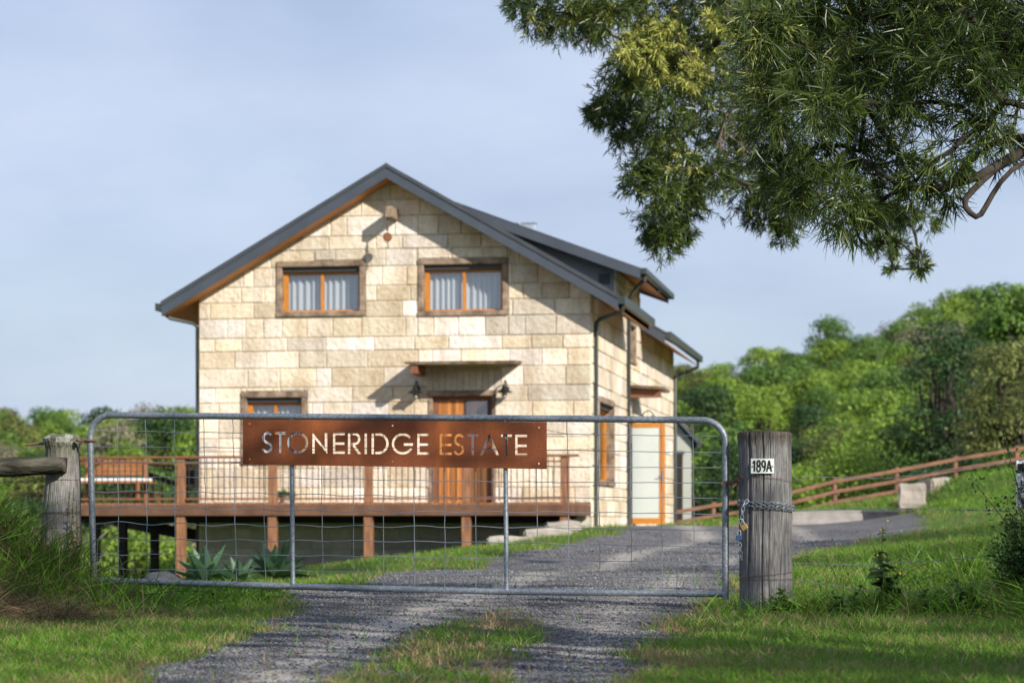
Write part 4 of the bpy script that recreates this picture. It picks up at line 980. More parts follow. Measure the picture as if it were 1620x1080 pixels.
barbed('barbed_wire','wire strand left of the hinge post just below the log',[W(-200,768,16.6),W(0,763,16.6),W(40,760,16.5),W(66,757,16.43)],barbs=False)
barbed('barbed_wire','lower barbed wire strand left of the hinge post above the long grass',[W(-200,830,16.6),W(0,823,16.6),W(40,817,16.5),W(64,812,16.43)])
# ------------------------------------------------------------------ rail fence behind the drive
FY=68; fe=thing('rail_fence','rust red three rail timber fence climbing to the right behind the drive','fence',W(1320,812,FY))
fpx=[1030,1128,1225,1320,1418,1511,1608,1705,1800]; ftop=[812,795,781,757,740,722,706,688,672]
fx=[W(p,0,FY).x for p in fpx]; fz=[W(0,t,FY).z for t in ftop]
for i,x in enumerate(fx):
    z=gz(x,FY); mb=MB(); mb.tube([(x,FY,z-.4),(x,FY,fz[i]+.02)],.075,10); mb.build('post',M_fence,fe,smooth=True)
for dz_ in (.08,.37,.66):
    mb=MB(); 
    for i in range(len(fx)-1): mb.bar((fx[i],FY-.09,fz[i]-dz_),(fx[i+1],FY-.09,fz[i+1]-dz_),.06,.10)
    mb.build('rail',M_fence,fe,bevel=.01)
# kerb of concrete and blocks
def stone(name,label,cat,px0,px1,py0,py1,Y,dep,m=M_blockw,group=None,rot=0,seed=1,sub=3):
    x0=(px0-CX)/F*Y; x1=(px1-CX)/F*Y; z1=(HY-py0)/F*Y; z0=(HY-py1)/F*Y
    bm=bmesh.new(); bmesh.ops.create_cube(bm,size=1); bmesh.ops.scale(bm,vec=(x1-x0,dep,z1-z0),verts=bm.verts)
    bmesh.ops.bevel(bm,geom=bm.edges[:],offset=.035,segments=2,affect='EDGES'); bmesh.ops.subdivide_edges(bm,edges=bm.edges[:],cuts=sub,use_grid_fill=True)
    rd=random.Random(seed)
    for v in bm.verts: v.co+=v.normal*(.02*math.sin(v.co.x*9+seed)+.02*math.sin(v.co.z*13+v.co.y*7+seed)+rd.uniform(-.006,.006))
    bmesh.ops.rotate(bm,verts=bm.verts,cent=(0,0,0),matrix=Matrix.Rotation(R(rot),3,'Z'))
    me=bpy.data.meshes.new(name); bm.to_mesh(me); bm.free(); me.transform(Matrix.Translation(((x0+x1)/2,Y+dep/2,(z0+z1)/2)))
    o=link(name,me,None,[m]); return tag(o,label,cat,group)
stone('concrete_kerb','low pale concrete kerb wall at the far side of the drive','kerb',1250,1422,809,842,56,.35,M_conc,seed=4,sub=2).rotation_euler.x=0
G='cut stone blocks'
stone('stone_block','upright pale stone block at the foot of the grassy bank on the right','stone block',1426,1466,765,808,55,.6,group=G,seed=5,rot=-10)
stone('stone_block','pale stone block set higher in the grass beside the upright block','stone block',1464,1500,756,790,57.2,.8,group=G,seed=6,rot=18)
stone('stone_block','top stone block of the stacked pile beside the deck end','stone block',862,921,826,842,42.4,.6,group=G,seed=7)
stone('stone_block','middle stone block of the stacked pile beside the deck end','stone block',828,905,837,854,41.9,.5,group=G,seed=8)
stone('stone_block','lowest stone block of the stacked pile, left end, beside the deck','stone block',770,846,848,872,41.2,.5,group=G,seed=9)
# rock and gravel heap beyond the gate, left
bm=bmesh.new(); bmesh.ops.create_icosphere(bm,subdivisions=4,radius=1)
for v in bm.verts:
    n=v.co.normalized(); v.co*=1+.12*math.sin(n.x*4+1)+.1*math.sin(n.y*5)+.05*math.sin(n.z*11+n.x*9)
    v.co.x*=.42; v.co.y*=.4; v.co.z*=.28
me=bpy.data.meshes.new('boulder'); bm.to_mesh(me); bm.free(); c=W(250,944,30); me.transform(Matrix.Translation(c)); o=link('boulder',me,None,[M_rock]); tag(o,'dark blue grey boulder beyond the left end of the gate','rock')
for p in me.polygons: p.use_smooth=True

# ------------------------------------------------------------------ vegetation
def trunk_tubes(nodes, par, rad, n=7, wig=.06, seed=0, seg=5):
    """nodes: positions; par: parent index; returns MB with wavy tapered limbs"""
    rd=random.Random(seed); mb=MB()
    for i,p in enumerate(par):
        if p is None: continue
        a=Vector(nodes[p]); b=Vector(nodes[i]); L=(b-a).length; pts=[]; rs=[]
        o1=Vector((rd.uniform(-1,1),rd.uniform(-1,1),rd.uniform(-.3,1)))*L*wig
        for k in range(seg+1):
            t=k/seg; pts.append(a.lerp(b,t)+o1*math.sin(math.pi*t)); rs.append(rad[p]*(1-t)+rad[i]*t if p else rad[i]*1.15*(1-t)+rad[i]*t)
        mb.tube(pts,rs,n)
    return mb
def crown_leaves(clumps, n, size, up=.35, flat=.8, shell=.55, aspect=.45, seed=0, tonevar=.35):
    """leaf-sized faces through the crown: clumps = (x,y,z,r)"""
    r_=np.random.default_rng(seed); C=np.array(clumps); wts=C[:,3]**2; ci=r_.choice(len(C),n,p=wts/wts.sum())
    d=norm(r_.normal(size=(n,3))); d[:,2]=np.where(d[:,2]<-.35,-d[:,2],d[:,2]); rad=C[ci,3]*(shell+(1-shell)*r_.random(n)**.5)*(1+.13*r_.normal(size=n))
    P=C[ci,:3]+d*rad[:,None]*np.array([1,1,flat])
    nrm=norm(d*1.0+r_.normal(size=(n,3))*.5+np.array([0,0,up])); ax=norm(np.cross(nrm,r_.normal(size=(n,3)))); sd_=np.cross(nrm,ax)
    L=size*r_.uniform(.6,1.4,n); w2=L*aspect
    V=np.stack([P-ax*L[:,None]/2,P+sd_*w2[:,None]/2,P+ax*L[:,None]/2,P-sd_*w2[:,None]/2],1).reshape(-1,3)
    Q=np.arange(4*n).reshape(-1,4); ctn=r_.uniform(1-tonevar*.6,1+tonevar*.6,len(C))[ci]*r_.uniform(1-tonevar,1+tonevar,n)
    return V,Q,np.repeat(ctn,4)
FOL={ 'bright':leafmat('bright_foliage',(.14,.24,.026),(.25,.36,.048),.2),
      'mid':leafmat('green_foliage',(.075,.155,.026),(.13,.22,.036),.2),
      'dark':leafmat('dark_foliage',(.03,.07,.02),(.055,.11,.028),.2),
      'olive':leafmat('olive_foliage',(.13,.155,.04),(.21,.23,.06),.2),
      'grey':leafmat('grey_brown_foliage',(.17,.15,.10),(.27,.235,.16),.2,tr=.15) }
def make_tree(name,label,cat,kind,h,wd,n,size,seed,nclump=11,trunk=.25,loc=(0,0,0),group=None,layer=False,airy=0,skirt=False):
    rd=random.Random(seed); cl=[]; nodes=[(0,0,-.6),(0,0,h*trunk)]; par=[None,0]; rad=[h*.028,h*.02]
    for i in range(nclump):
        a=i*2.399+rd.uniform(-.4,.4); k=(i+.5)/nclump; rr_=wd*.5*math.sqrt(k)*.72; z=h*(trunk+.12)+(h*(1-trunk-.12))*(1-k**1.5)*.80+rd.uniform(-.06,.06)*h
        r=wd*rd.uniform(.17,.27)*(1.0-.2*k)*(13/max(nclump,13))**.4
        c=(rr_*math.cos(a),rr_*math.sin(a),z); cl.append((*c,r)); nodes.append((c[0]*.85,c[1]*.85,c[2]-r*.3)); par.append(1); rad.append(h*.007)
    if skirt:
        for i in range(26):
            a=i*2.399; r=wd*rd.uniform(.15,.22); rr_=wd*rd.uniform(.12,.42); cl.append((rr_*math.cos(a),rr_*math.sin(a),h*rd.uniform(.02,.45),r))
    t=thing(name,label,cat,(0,0,0),group)
    mb=trunk_tubes(nodes,par,rad,6,.1,seed); mb.build('trunk',M_bark,t,smooth=True)
    V,Q,tn=crown_leaves(cl,n,size,seed=seed,flat=.62 if layer else .8,shell=.6 if not airy else .3); mesh_np('crown',V,Q,FOL[kind],t,tone=tn)
    t.location=loc; ROOTM[t.name]=Matrix.Translation(loc); return t
def copy_tree(src,loc,rz,s,label,group,sz=None):
    r=src.copy(); COL.objects.link(r); r.location=loc; r.rotation_euler=(0,0,rz); r.scale=(s,s,sz or s); r['label']=label; r['group']=group
    for chd in src.children:
        c=chd.copy(); COL.objects.link(c); c.parent=r
    return r
protos={}
LBL={'bright':('broadleaf_tree','rounded bright green tree on the wooded hillside'),'mid':('broadleaf_tree','rounded mid green tree on the wooded hillside'),'dark':('broadleaf_tree','dark green tree on the wooded hillside'),'olive':('wattle_tree','olive green tree on the wooded hillside'),'grey':('bare_tree','grey brown thin tree on the wooded hillside')}
def proto(kind,v):
    if (kind,v) not in protos: protos[(kind,v)]=[make_tree(LBL[kind][0],LBL[kind][1]+' right of the house','tree',kind,6.,6.2,{'grey':1500}.get(kind,3300),.26,seed=hash_(kind)+v,nclump=22,layer=(v%2==1),group='trees of the wooded hillside'),False]
    return protos[(kind,v)]
def hash_(s): return sum(ord(c)*(i+3) for i,c in enumerate(s))
rdT=random.Random(12)
placed=[]
def place(kind,x,y,s,side,zoff=0):
    v=rdT.randrange(3 if kind!='grey' else 1); p=proto(kind,v); z=gz(x,y)-.3+zoff; lb=LBL[kind][1]+(' right of the house' if side=='r' else ' left of the house'); gp_='trees of the hillside right of the house' if side=='r' else 'trees of the hillside left of the house'
    band='on the skyline' if y>262 else 'high on the slope' if y>215 else 'half way up the slope' if y>165 else 'low on the slope' if y>118 else 'in the gully'
    pxx=CX+x/y*F; where=('behind the pale shed' if pxx<1100 else 'above the numbered post' if pxx<1290 else 'above the middle of the rail fence' if pxx<1440 else 'beside the big dark trees') if side=='r' else ('at the left edge' if pxx<70 else 'behind the hinge post' if pxx<150 else 'behind the deck bench' if pxx<245 else 'next to the house wall')
    lb=f"{LBL[kind][1].replace(' on the wooded hillside','')} {band} {where}"
    if not p[1]: p[1]=True; t=p[0]; t.location=(x,y,z); t.rotation_euler=(0,0,rdT.uniform(0,6)); t.scale=(s,s,s*rdT.uniform(.85,1.1)); t['label']=lb; t['group']=gp_
    else: copy_tree(p[0],(x,y,z),rdT.uniform(0,6.28),s,lb,gp_,s*rdT.uniform(.85,1.15))
cnt=0
def grow(y0,y1,pxa,pxb,side,nmax,space,prob):
    global cnt; k=0; tries=0; pts=[]
    while k<nmax and tries<9000:
        tries+=1; y=math.sqrt(rdT.uniform(y0*y0,y1*y1)); px=rdT.uniform(pxa,pxb); x=(px-CX)/F*y; sp_=space*(.75+.5*rdT.random())
        if any((x-a)**2+(y-b)**2*.45<sp_*sp_ for a,b in pts): continue
        pts.append((x,y)); nz=float(fbm(np.array([x]),np.array([y]),30,77)[0]); u=rdT.random()
        kind='grey' if nz>.66 and u<.6 else ('bright' if u<prob[0] else 'mid' if u<prob[1] else 'dark' if u<prob[2] else 'olive' if u<prob[3] else 'grey')
        place(kind,x,y,rdT.uniform(.72,1.2)*(.8+.0012*y),side); k+=1; cnt+=1
grow(105,312,1010,1680,'r',190,3.1,(.42,.66,.78,.94))
grow(120,275,-60,345,'l',85,3.2,(.40,.68,.80,.92))
# mid distance bushes on the slope left, seen under and beside the deck
for i in range(26):
    y=rdT.uniform(62,112); px=rdT.uniform(-60,330); x=(px-CX)/F*y; place('bright' if rdT.random()<.65 else 'mid',x,y,rdT.uniform(.55,.85),'l',-.3); cnt+=1
# nearer trees on the right, behind the fence
make_tree('dense_tree','tall dark dense tree left of the big trees behind the rail fence','tree','dark',8.2,5.2,15000,.17,91,nclump=22,trunk=.05,skirt=True,loc=(*W(1500,0,92).xy,-.2),group='big trees behind the rail fence')
make_tree('dense_tree','dark tree behind the fence filling the gap at the far right','tree','dark',7.0,6.0,14000,.17,92,nclump=22,trunk=.05,skirt=True,loc=(*W(1575,0,96).xy,.3),group='big trees behind the rail fence')
make_tree('flowering_wattle','olive yellow flecked tree at the right edge behind the fence','tree','olive',6.6,5.2,17000,.15,93,nclump=24,trunk=.05,skirt=True,loc=(*W(1605,0,84).xy,.3),group='big trees behind the rail fence')
make_tree('broadleaf_tree','tallest mid green tree at the right edge above the flecked tree','tree','mid',11.2,7,16000,.22,94,nclump=22,trunk=.2,loc=(*W(1622,0,108).xy,0),group='big trees behind the rail fence')
make_tree('round_bush','bright green round bush behind the rail fence right of the numbered post','shrub','bright',3.6,4.6,9000,.16,95,nclump=16,trunk=.02,skirt=True,loc=(*W(1335,0,90).xy,-.6),group='bushes behind the rail fence')
make_tree('round_bush','dark green bush behind the rail fence between the two posts on the right','shrub','mid',3.2,5.0,9000,.16,96,nclump=16,trunk=.02,skirt=True,loc=(*W(1430,0,92).xy,-.3),group='bushes behind the rail fence')
make_tree('round_bush','dark green bush beside the pale shed behind the gate end','shrub','dark',4.4,3.6,9000,.16,97,nclump=16,trunk=.02,skirt=True,loc=(*W(1160,0,94).xy,-1.2),group='bushes behind the rail fence')
for px_b,Yb,k_,lb_,h_ in ((1475,84,'dark','dark bush in front of the big dark trees, above the stone blocks',2.6),(1540,83,'dark','dark bush behind the rail fence just left of the right edge',2.8),(1610,80,'mid','green bush behind the last post of the rail fence',2.4),(1240,90,'mid','green bush behind the rail fence, seen just right of the numbered post',2.8)):
    make_tree('round_bush',lb_,'shrub',k_,h_,3.4,7000,.16,int(px_b),nclump=14,trunk=.02,skirt=True,loc=(*W(px_b,0,Yb).xy,gz(*W(px_b,0,Yb).xy)-.2),group='bushes behind the rail fence')
# --- wattle foliage
def wattle(name,label,trunk,clumps,parts_seed,leaf=.10,lw=.0065,twigs=60,per=16,lim_r=.05,forced=()):
    """clumps: (Vector, radius, density, new-growth share)"""
    t=thing(name,label,'tree',trunk[0]); r_=np.random.default_rng(parts_seed); rd=random.Random(parts_seed)
    nodes=[tuple(p) for p in trunk]; par=[None]+list(range(len(trunk)-1)); base=len(trunk)
    order=sorted(range(len(clumps)),key=lambda i:(clumps[i][0]-trunk[-1]).length)
    nd=[0]*len(nodes)
    for i in order:
        c=clumps[i][0]; j=min(range(1,len(nodes)),key=lambda q:(Vector(nodes[q])-c).length+.25*(Vector(nodes[q])-trunk[-1]).length)
        nodes.append(tuple(c)); par.append(j)
    cntc=[1]*len(nodes)
    for i in range(len(nodes)-1,0,-1):
        if par[i] is not None: cntc[par[i]]+=cntc[i]
    tot=cntc[0]; rad=[lim_r*math.sqrt(c/tot)*1.0+.004 for c in cntc]
    trunk_tubes(nodes,par,rad,8,.1,parts_seed,6).build('trunk',M_bark,t,smooth=True)
    for pts,r0,r1 in forced:
        m2=MB(); n=len(pts); m2.tube(pts,[r0+(r1-r0)*k/(n-1) for k in range(n)],10); m2.build('limb',M_bark,t,smooth=True)
    VP=[];QP=[];TP=[];MI=[];off=0; TV=[];TQ=[];toff=0
    for (c,r,den,ng) in clumps:
        nt2=max(4,int(twigs*den)); st=np.array(c)+r_.normal(size=(nt2,3))*r*.38; d=norm(st-np.array(c)+r_.normal(size=(nt2,3))*r*.35); d=norm(d+np.array([0,0,-.12])); L=r*r_.uniform(.35,.8,nt2)
        en=st+d*L[:,None]; bend=np.tile([0,0,-.22],(nt2,1))
        for s_ in range(2):
            V,Q,k=blades(st,d,L,np.full(nt2,.006),bend,2); TV.append(V); TQ.append(Q+toff); toff+=len(V)
        f=np.tile(np.linspace(.12,1.0,per),nt2)+r_.uniform(-.03,.03,nt2*per); ti=np.repeat(np.arange(nt2),per)
        P=st[ti]+d[ti]*(L[ti]*f)[:,None]+bend[ti]*((f*f)*L[ti])[:,None]
        D=norm(d[ti]*.75+norm(r_.normal(size=(len(ti),3)))*.75+np.array([0,0,-.12])); LL=leaf*r_.uniform(.6,1.25,len(ti)); Wd=lw*r_.uniform(.7,1.3,len(ti))
        V,Q,k=blades(P,D,LL,Wd,norm(r_.normal(size=(len(ti),3)))*.28+np.array([0,0,-.12]),2)
        tn=r_.uniform(.65,1.4,len(ti)); m=((r_.random(nt2)<ng)[ti]|(r_.random(len(ti))<.018)).astype(int)
        VP.append(V);QP.append(Q+off);TP.append(np.repeat(tn,k));MI.append(np.repeat(m,2)); off+=len(V)
    mesh_np('crown',np.concatenate(VP),np.concatenate(QP),[M_wat,M_watn],t,tone=np.concatenate(TP),mi=np.concatenate(MI))
    mesh_np('twigs',np.concatenate(TV),np.concatenate(TQ),M_bark,t)
    return t
rw=random.Random(21)
def cl_px(lst,Y,dY,den=1,ng=0):
    out=[]
    for (px,py,rp,*o) in lst:
        y=Y+rw.uniform(-dY,dY); out.append((W(px,py,y),rp/F*y,(o[0] if o else den),(o[1] if len(o)>1 else ng)))
    return out
near=cl_px([(1215,30,55),(1290,20,60),(1370,25,60),(1450,20,60),(1530,25,60),(1600,20,60),(1225,100,45),(1290,90,60),(1370,95,60),(1450,100,60),(1530,95,60),(1600,90,55),
  (1235,170,48),(1300,165,55),(1370,170,55),(1440,165,50,.7),(1520,170,50,.5),(1590,160,50,.55),(1225,235,45),(1290,235,55),(1360,240,50),(1425,245,38,.45),(1510,235,45,.42),(1575,225,40,.4),
  (1270,300,38),(1330,310,45),(1390,315,38,.8),(1350,350,28,.7),(1450,285,30,.7),(1500,300,24,.4),(1560,200,40,.35),(1240,280,30,.8),
  (1250,-50,60),(1340,-60,60),(1430,-60,60),(1520,-60,60),(1610,-60,60),(1700,0,60),(1700,100,60),(1690,-100,60),(1210,130,30,1,.25),(1200,60,30,1,.3),(1215,10,40,1,.25)],15.4,.7)
# second layer for depth
near+=cl_px([(rw.uniform(1215,1610),rw.uniform(-40,140),50,.7) for _ in range(20)],16.2,.6)
trk=[Vector((5.2,15.2,-.6)),Vector((4.9,15.3,.8)),Vector((4.4,15.3,1.9)),W(1700,195,15.3)]
forced=[([W(1700,195,15.3),W(1620,238,14.9),W(1590,256,14.8),W(1550,278,14.75),W(1505,292,14.75),W(1470,301,14.8),W(1420,292,15.0),W(1360,250,15.5)],.042,.012),
 ([W(1650,240,14.8),W(1622,256,14.75),W(1600,270,14.72),W(1583,288,14.7),W(1570,308,14.7),W(1560,326,14.7),W(1552,339,14.7),W(1544,343,14.7),W(1535,337,14.7),W(1527,327,14.7),W(1527,315,14.72),W(1540,300,14.74),W(1556,284,14.75),W(1572,270,14.78)],.014,.021),
 ([W(1620,130,15.4),W(1608,180,15.3),W(1602,220,15.3)],.012,.008)]
near+=cl_px([(1690,200,45,.6),(1760,120,60,.8),(1830,40,60,.8),(1780,-60,70,.8),(1880,-40,70,.8),(1900,90,60,.7),(1840,180,50,.5),(1560,-150,70,.7),(1420,-150,70,.7),(1680,-180,80,.7),(1960,20,60,.7)],15.6,.8)
wattle('wattle_tree','near wattle tree overhanging the top right with sharp narrow leaves',trk,near,31,leaf=.12,lw=.0076,twigs=52,per=17,lim_r=.045,forced=forced)
far=cl_px([(850,18,34,.9,.1),(885,30,34,.9,.1),(920,12,38,.9,.15),(940,45,22,.7),(960,15,35,.8,.1),(1000,8,36,.8,.1),(1045,5,40,.9,.1),(820,8,18,.6),
  (1010,75,38,1,.35),(1050,65,40,1,.45),(1090,80,42,1,.3),(1130,60,45),(1175,50,50),(990,110,34,1,.2),(1030,115,45,1,.25),(1080,130,45,1,.15),(1130,120,48),(1180,110,50),
  (965,160,28,.9),(1000,165,38),(1050,175,42),(1110,175,40,.8),(1170,170,45),(945,175,18,.7),(985,205,28,.9),(1030,215,32,.9),(1080,220,30,.7),(1150,225,35,.6),(1200,215,40),
  (1035,262,30,.9,.05),(1075,258,36,1,.12),(1010,285,26,.8),(1050,300,34,.9),(1095,300,34,.9),(1130,270,30,.7),(1040,340,28,.8),(1080,330,28,.7),(1055,378,22,.8),(1030,370,15,.6),(1075,365,18,.6),
  (1180,290,36,.9),(1220,300,36,.9),(1245,335,30,.8),(1240,365,18,.6),(1200,330,26,.6),(1160,250,30,.7),(1270,280,40,.8),
  (1385,340,22,.7),(1420,335,24,.7),(1470,340,20,.45),(1400,370,14,.3),(1380,385,13,.25),(1418,385,12,.2),(1452,408,15,.3),(1458,424,11,.2),(1413,402,9,.15),(1412,425,8,.1),
  (1100,15,45,.9,.1),(1150,-10,50),(1090,-50,60),(1000,-50,50),(920,-50,50),(1200,-50,60)],26,1.2)
far+=cl_px([(a_,b_,13,.32,.8) for a_,b_ in ((1003,62),(1022,48),(1030,84),(1000,95),(1046,72),(1060,102),(1086,128),(1096,96),(1040,122),(925,6),(1010,112),(1102,118),(962,10),(1070,60),(1052,45),(990,80),(905,18),(1118,85),(1150,40),(1128,30))],25.1,.3)
far+=cl_px([(rw.uniform(1210,1430),rw.uniform(0,240),60,.6) for _ in range(9)],27,1)
trk2=[Vector((8.6,27,-.5)),Vector((8.0,27,2.0)),Vector((6.6,26.6,3.6)),W(1500,60,26.2)]
wattle('wattle_tree','farther wattle tree whose soft branches hang left of the near one',trk2,far,33,leaf=.085,lw=.0115,twigs=95,per=15,lim_r=.05)
# dead twigs hanging in the gap of the farther tree
tb=MB(); rd=random.Random(9)
def dead(p,d,L,r,lev):
    pts=[Vector(p)]; dd=Vector(d)
    for k in range(4): dd=(dd+Vector((rd.uniform(-.3,.3),rd.uniform(-.3,.3),rd.uniform(-.3,.15)))).normalized(); pts.append(pts[-1]+dd*L/4)
    tb.tube(pts,[r,r*.85,r*.7,r*.5,r*.3],5)
    if lev:
        for k in range(4): dead(pts[1+k%4],(dd+Vector((rd.uniform(-.9,.9),rd.uniform(-.9,.9),rd.uniform(-.9,.5)))).normalized(),L*.6,r*.6,lev-1)
dead(W(1160,165,25.2),(-.5,-.1,-.5),.42,.008,3)
wt=[o for o in COL.objects if o.get('label','').startswith('farther wattle')][0]
tb.build('dead_twigs',mat('dead_twig',(.22,.15,.11),.9),wt)

# roadside trees behind the camera whose shade lies over the gate
def shade_tree(label,x,y,h,wd,n,seed,trunk=.3,size=.2):
    return make_tree('roadside_tree',label,'tree','dark',h,wd,n,size,seed,nclump=20,trunk=trunk,loc=(x,y,gz(x,y)),group='roadside trees behind the camera')
shade_tree('roadside tree to the right behind the photographer',9.2,-3.5,8.2,8.5,3200,201)
shade_tree('roadside tree behind the photographer, nearer the road',5.6,-8.5,8.6,8,3200,202)
shade_tree('roadside tree on the right bank beside the gate',12.5,3.5,8.6,8.5,3200,203)
shade_tree('roadside tree farthest behind the photographer',1.8,-12.5,9.0,7.5,3200,204)

shade_tree('roadside tree beside the camera, right of the road',6.2,4.6,8.4,8.0,3000,205)
shade_tree('roadside tree on the right verge level with the gate',12.2,13.5,8.4,7.5,3200,206)
shade_tree('roadside tree on the right verge beyond the gate',15.2,23.5,8.6,7.5,3600,207)
# ------------------------------------------------------------------ grass
def in_house(x,y):
    p=np.stack([x-1.503,y-46],-1); u=p@np.array([.9863,-.165]); t=p@np.array([.165,.9863]); return (u>-7.8)&(u<.1)&(t>-.1)
def scatter_grass(name,label,n,xr,yr,hr,wr,seed,dens=None,mats=(M_grass,M_dry),dry=.12,lean=.35,clusters=0,near=True):
    r_=np.random.default_rng(seed)
    y=1/(1/yr[0]+(1/yr[1]-1/yr[0])*r_.random(n)) if near else yr[0]+(yr[1]-yr[0])*r_.random(n)
    if callable(xr): x=xr(y,r_)
    else: x=xr[0]+(xr[1]-xr[0])*r_.random(n)
    if dens is not None:
        k=r_.random(n)<dens(x,y); x=x[k]; y=y[k]
    n=len(x); z=ground(x,y)-.004; nz=fbm(x,y,.45,55)
    h=(hr[0]+(hr[1]-hr[0])*r_.random(n)**1.5)*(.55+.9*nz); D=r_.normal(size=(n,3))*lean; D[:,2]=1
    P=np.stack([x,y,z],-1); b=r_.normal(size=(n,3))*.35; b[:,2]=-.15
    V,Q,k=blades(P,D,h,(wr[0]+(wr[1]-wr[0])*r_.random(n)),b,2)
    g,c,t=masks(x,y); pd=dry+.45*((g>.03)&(g<.6))+.75*c*(fbm(x,y,.35,66)>.5)+.35*np.clip((fbm(x,y,1.1,67)-.55)*5,0,1)
    m=(r_.random(n)<pd).astype(int); tn=r_.uniform(.7,1.3,n)*(.8+.45*fbm(x,y,.7,68))
    o=mesh_np(name,V,Q,list(mats),None,tone=np.repeat(tn,k),mi=np.repeat(m,2)); return tag(o,label,'grass',kind='stuff')
def frame_x(l,r): return lambda y,g: ((l+(r-l)*g.random(len(y)))-CX)/F*y
def d_short(x,y):
    g,c,t=masks(x,y); p=(1-g)+.0*g; p=np.maximum(p,c*.55*(fbm(x,y,.3,70)>.42)); edge=(g>.0)&(g<1); return np.clip(p,0,1)*np.where(fbm(x,y,.5,71)>.30,1,.35)+.006
scatter_grass('lawn_grass','short green grass along both sides of the gravel drive by the gate',230000,frame_x(-120,1760),(8.3,19.5),(.025,.085),(.003,.0055),401,d_short)
scatter_grass('bank_grass','green grass beyond the gate on both sides of the drive',150000,frame_x(-60,1720),(19,46),(.05,.13),(.005,.010),402,lambda x,y:(1-masks(x,y)[0])*(~in_house(x,y))+.004)
scatter_grass('slope_grass','sunlit grass on the rising bank below the rail fence',60000,frame_x(1040,1720),(45,80),(.08,.2),(.012,.022),403,lambda x,y:(1-masks(x,y)[0]*(y<56.1))*(~in_house(x,y)),dry=.03)
# long grass on the earth bank round the left post
def tufts(name,label,n,cx,cy,rx,ry,hr,wr,seed,dry,cat='grass',lean=.3,droop=-.45,dn=None):
    r_=np.random.default_rng(seed); x=cx+rx*r_.normal(size=n)*.6; y=cy+ry*r_.normal(size=n)*.6; k=(fbm(x,y,.22,seed)>.38)&(masks(x,y)[0]<.45+.3*r_.random(n)); x=x[k]; y=y[k]; n=len(x)
    D=r_.normal(size=(n,3))*lean; D[:,2]=1; P=np.stack([x,y,ground(x,y)-.01],-1); h=hr[0]+(hr[1]-hr[0])*r_.random(n)**1.3
    b=r_.normal(size=(n,3))*.5; b[:,2]=droop*r_.random(n); b[:,1]-=.15
    V,Q,kk=blades(P,D,h,wr[0]+(wr[1]-wr[0])*r_.random(n),b,4); m=(r_.random(n)<dry).astype(int)
    o=mesh_np(name,V,Q,[M_grass,M_thatch],None,tone=np.repeat(r_.uniform(.45,1.35,n),kk),mi=np.repeat(m,4)); return tag(o,label,cat,kind='stuff')
tufts('long_grass','long green grass growing on the earth bank round the left post',8000,-3.75,15.85,1.0,.6,(.12,.42),(.004,.008),501,.22)
tufts('long_grass','long grass at the far left edge below the log rail',6500,-4.9,15.2,.9,.9,(.14,.45),(.004,.008),502,.28)
tufts('dead_grass','tangled brown dead grass on the face of the earth bank',13000,-3.35,15.0,.75,.35,(.08,.28),(.002,.0045),503,.93,lean=.9,droop=-.9)
tufts('dead_grass','brown dead grass under the long grass at the far left',9000,-4.3,14.7,.8,.3,(.06,.25),(.002,.0045),504,.8,lean=.9,droop=-.9)
tufts('ground_cover','low leafy weeds beyond the left end of the gate',26000,-2.2,17.6,1.5,1.0,(.03,.10),(.008,.018),505,.02,lean=.9,droop=-.3,cat='weeds')
tufts('rank_grass','dark long grass and weeds at the foot of the numbered post',8000,2.9,14.9,1.1,.35,(.08,.26),(.004,.008),506,.1,lean=.5)
tufts('rank_grass','dark tangled grass at the lower right corner',9000,3.6,14.0,.6,.9,(.1,.34),(.004,.008),507,.1,lean=.5)
tufts('rank_grass','long grass on the right bank beside the wire strands',8000,4.1,18.5,.9,2.2,(.1,.35),(.004,.009),508,.08,lean=.5)
# seed plumes left
pl=MB(); rd=random.Random(6)
for i in range(14):
    px=rd.uniform(-5,70) if i<9 else rd.uniform(125,175); py=rd.uniform(842,872) if i<9 else rd.uniform(850,905); c=W(px,py,17.4); pl.tube([c+Vector((-.02,0,-.5)),c+Vector((0,0,-.08)),c],.0015,4)
    d=Vector((rd.uniform(-.5,.5),0,rd.uniform(-.1,.8))).normalized(); pl.tube([c,c+d*.03,c+d*.07,c+d*.11],[.002,.012,.011,.002],6)
o=pl.build('seed_plumes',mat('seed_plume',(.48,.42,.32),.95,transl=.3)); tag(o,'pale feathery grass seed heads beside the left post','grass',kind='stuff')
# pebbles of the gravel drive
n=90000; r_=np.random.default_rng(600); y=1/(1/8.3+(1/42-1/8.3)*r_.random(n)); x=np.interp(y,EL[:,0],EL[:,1])-.15+r_.random(n)*(np.interp(y,ER[:,0],ER[:,1])-np.interp(y,EL[:,0],EL[:,1])+.3)
g,c,t=masks(x,y); k=(r_.random(n)<(g*(1-.75*c)*(1-.85*t))); x=x[k]; y=y[k]; n=len(x); z=ground(x,y); s=r_.uniform(.0035,.009,n)*np.where(r_.random(n)<.05,1.7,1)*(1+np.clip(y-14,0,20)*.05)
oct_=np.array([(1,0,0),(0,1,0),(-1,0,0),(0,-1,0),(0,0,.7),(0,0,-.7)]); V=oct_[None]*s[:,None,None]*r_.uniform(.7,1.3,(n,6,1)); a=r_.uniform(0,6.28,n); ca,sa=np.cos(a)[:,None],np.sin(a)[:,None]
V=np.stack([V[:,:,0]*ca-V[:,:,1]*sa+x[:,None],V[:,:,0]*sa+V[:,:,1]*ca+y[:,None],V[:,:,2]+z[:,None]+s[:,None]*.3],-1).reshape(-1,3)
T3=np.array([(0,1,4),(1,2,4),(2,3,4),(3,0,4),(1,0,5),(2,1,5),(3,2,5),(0,3,5)]); Q=(T3[None]+(np.arange(n)*6)[:,None,None]).reshape(-1,3)
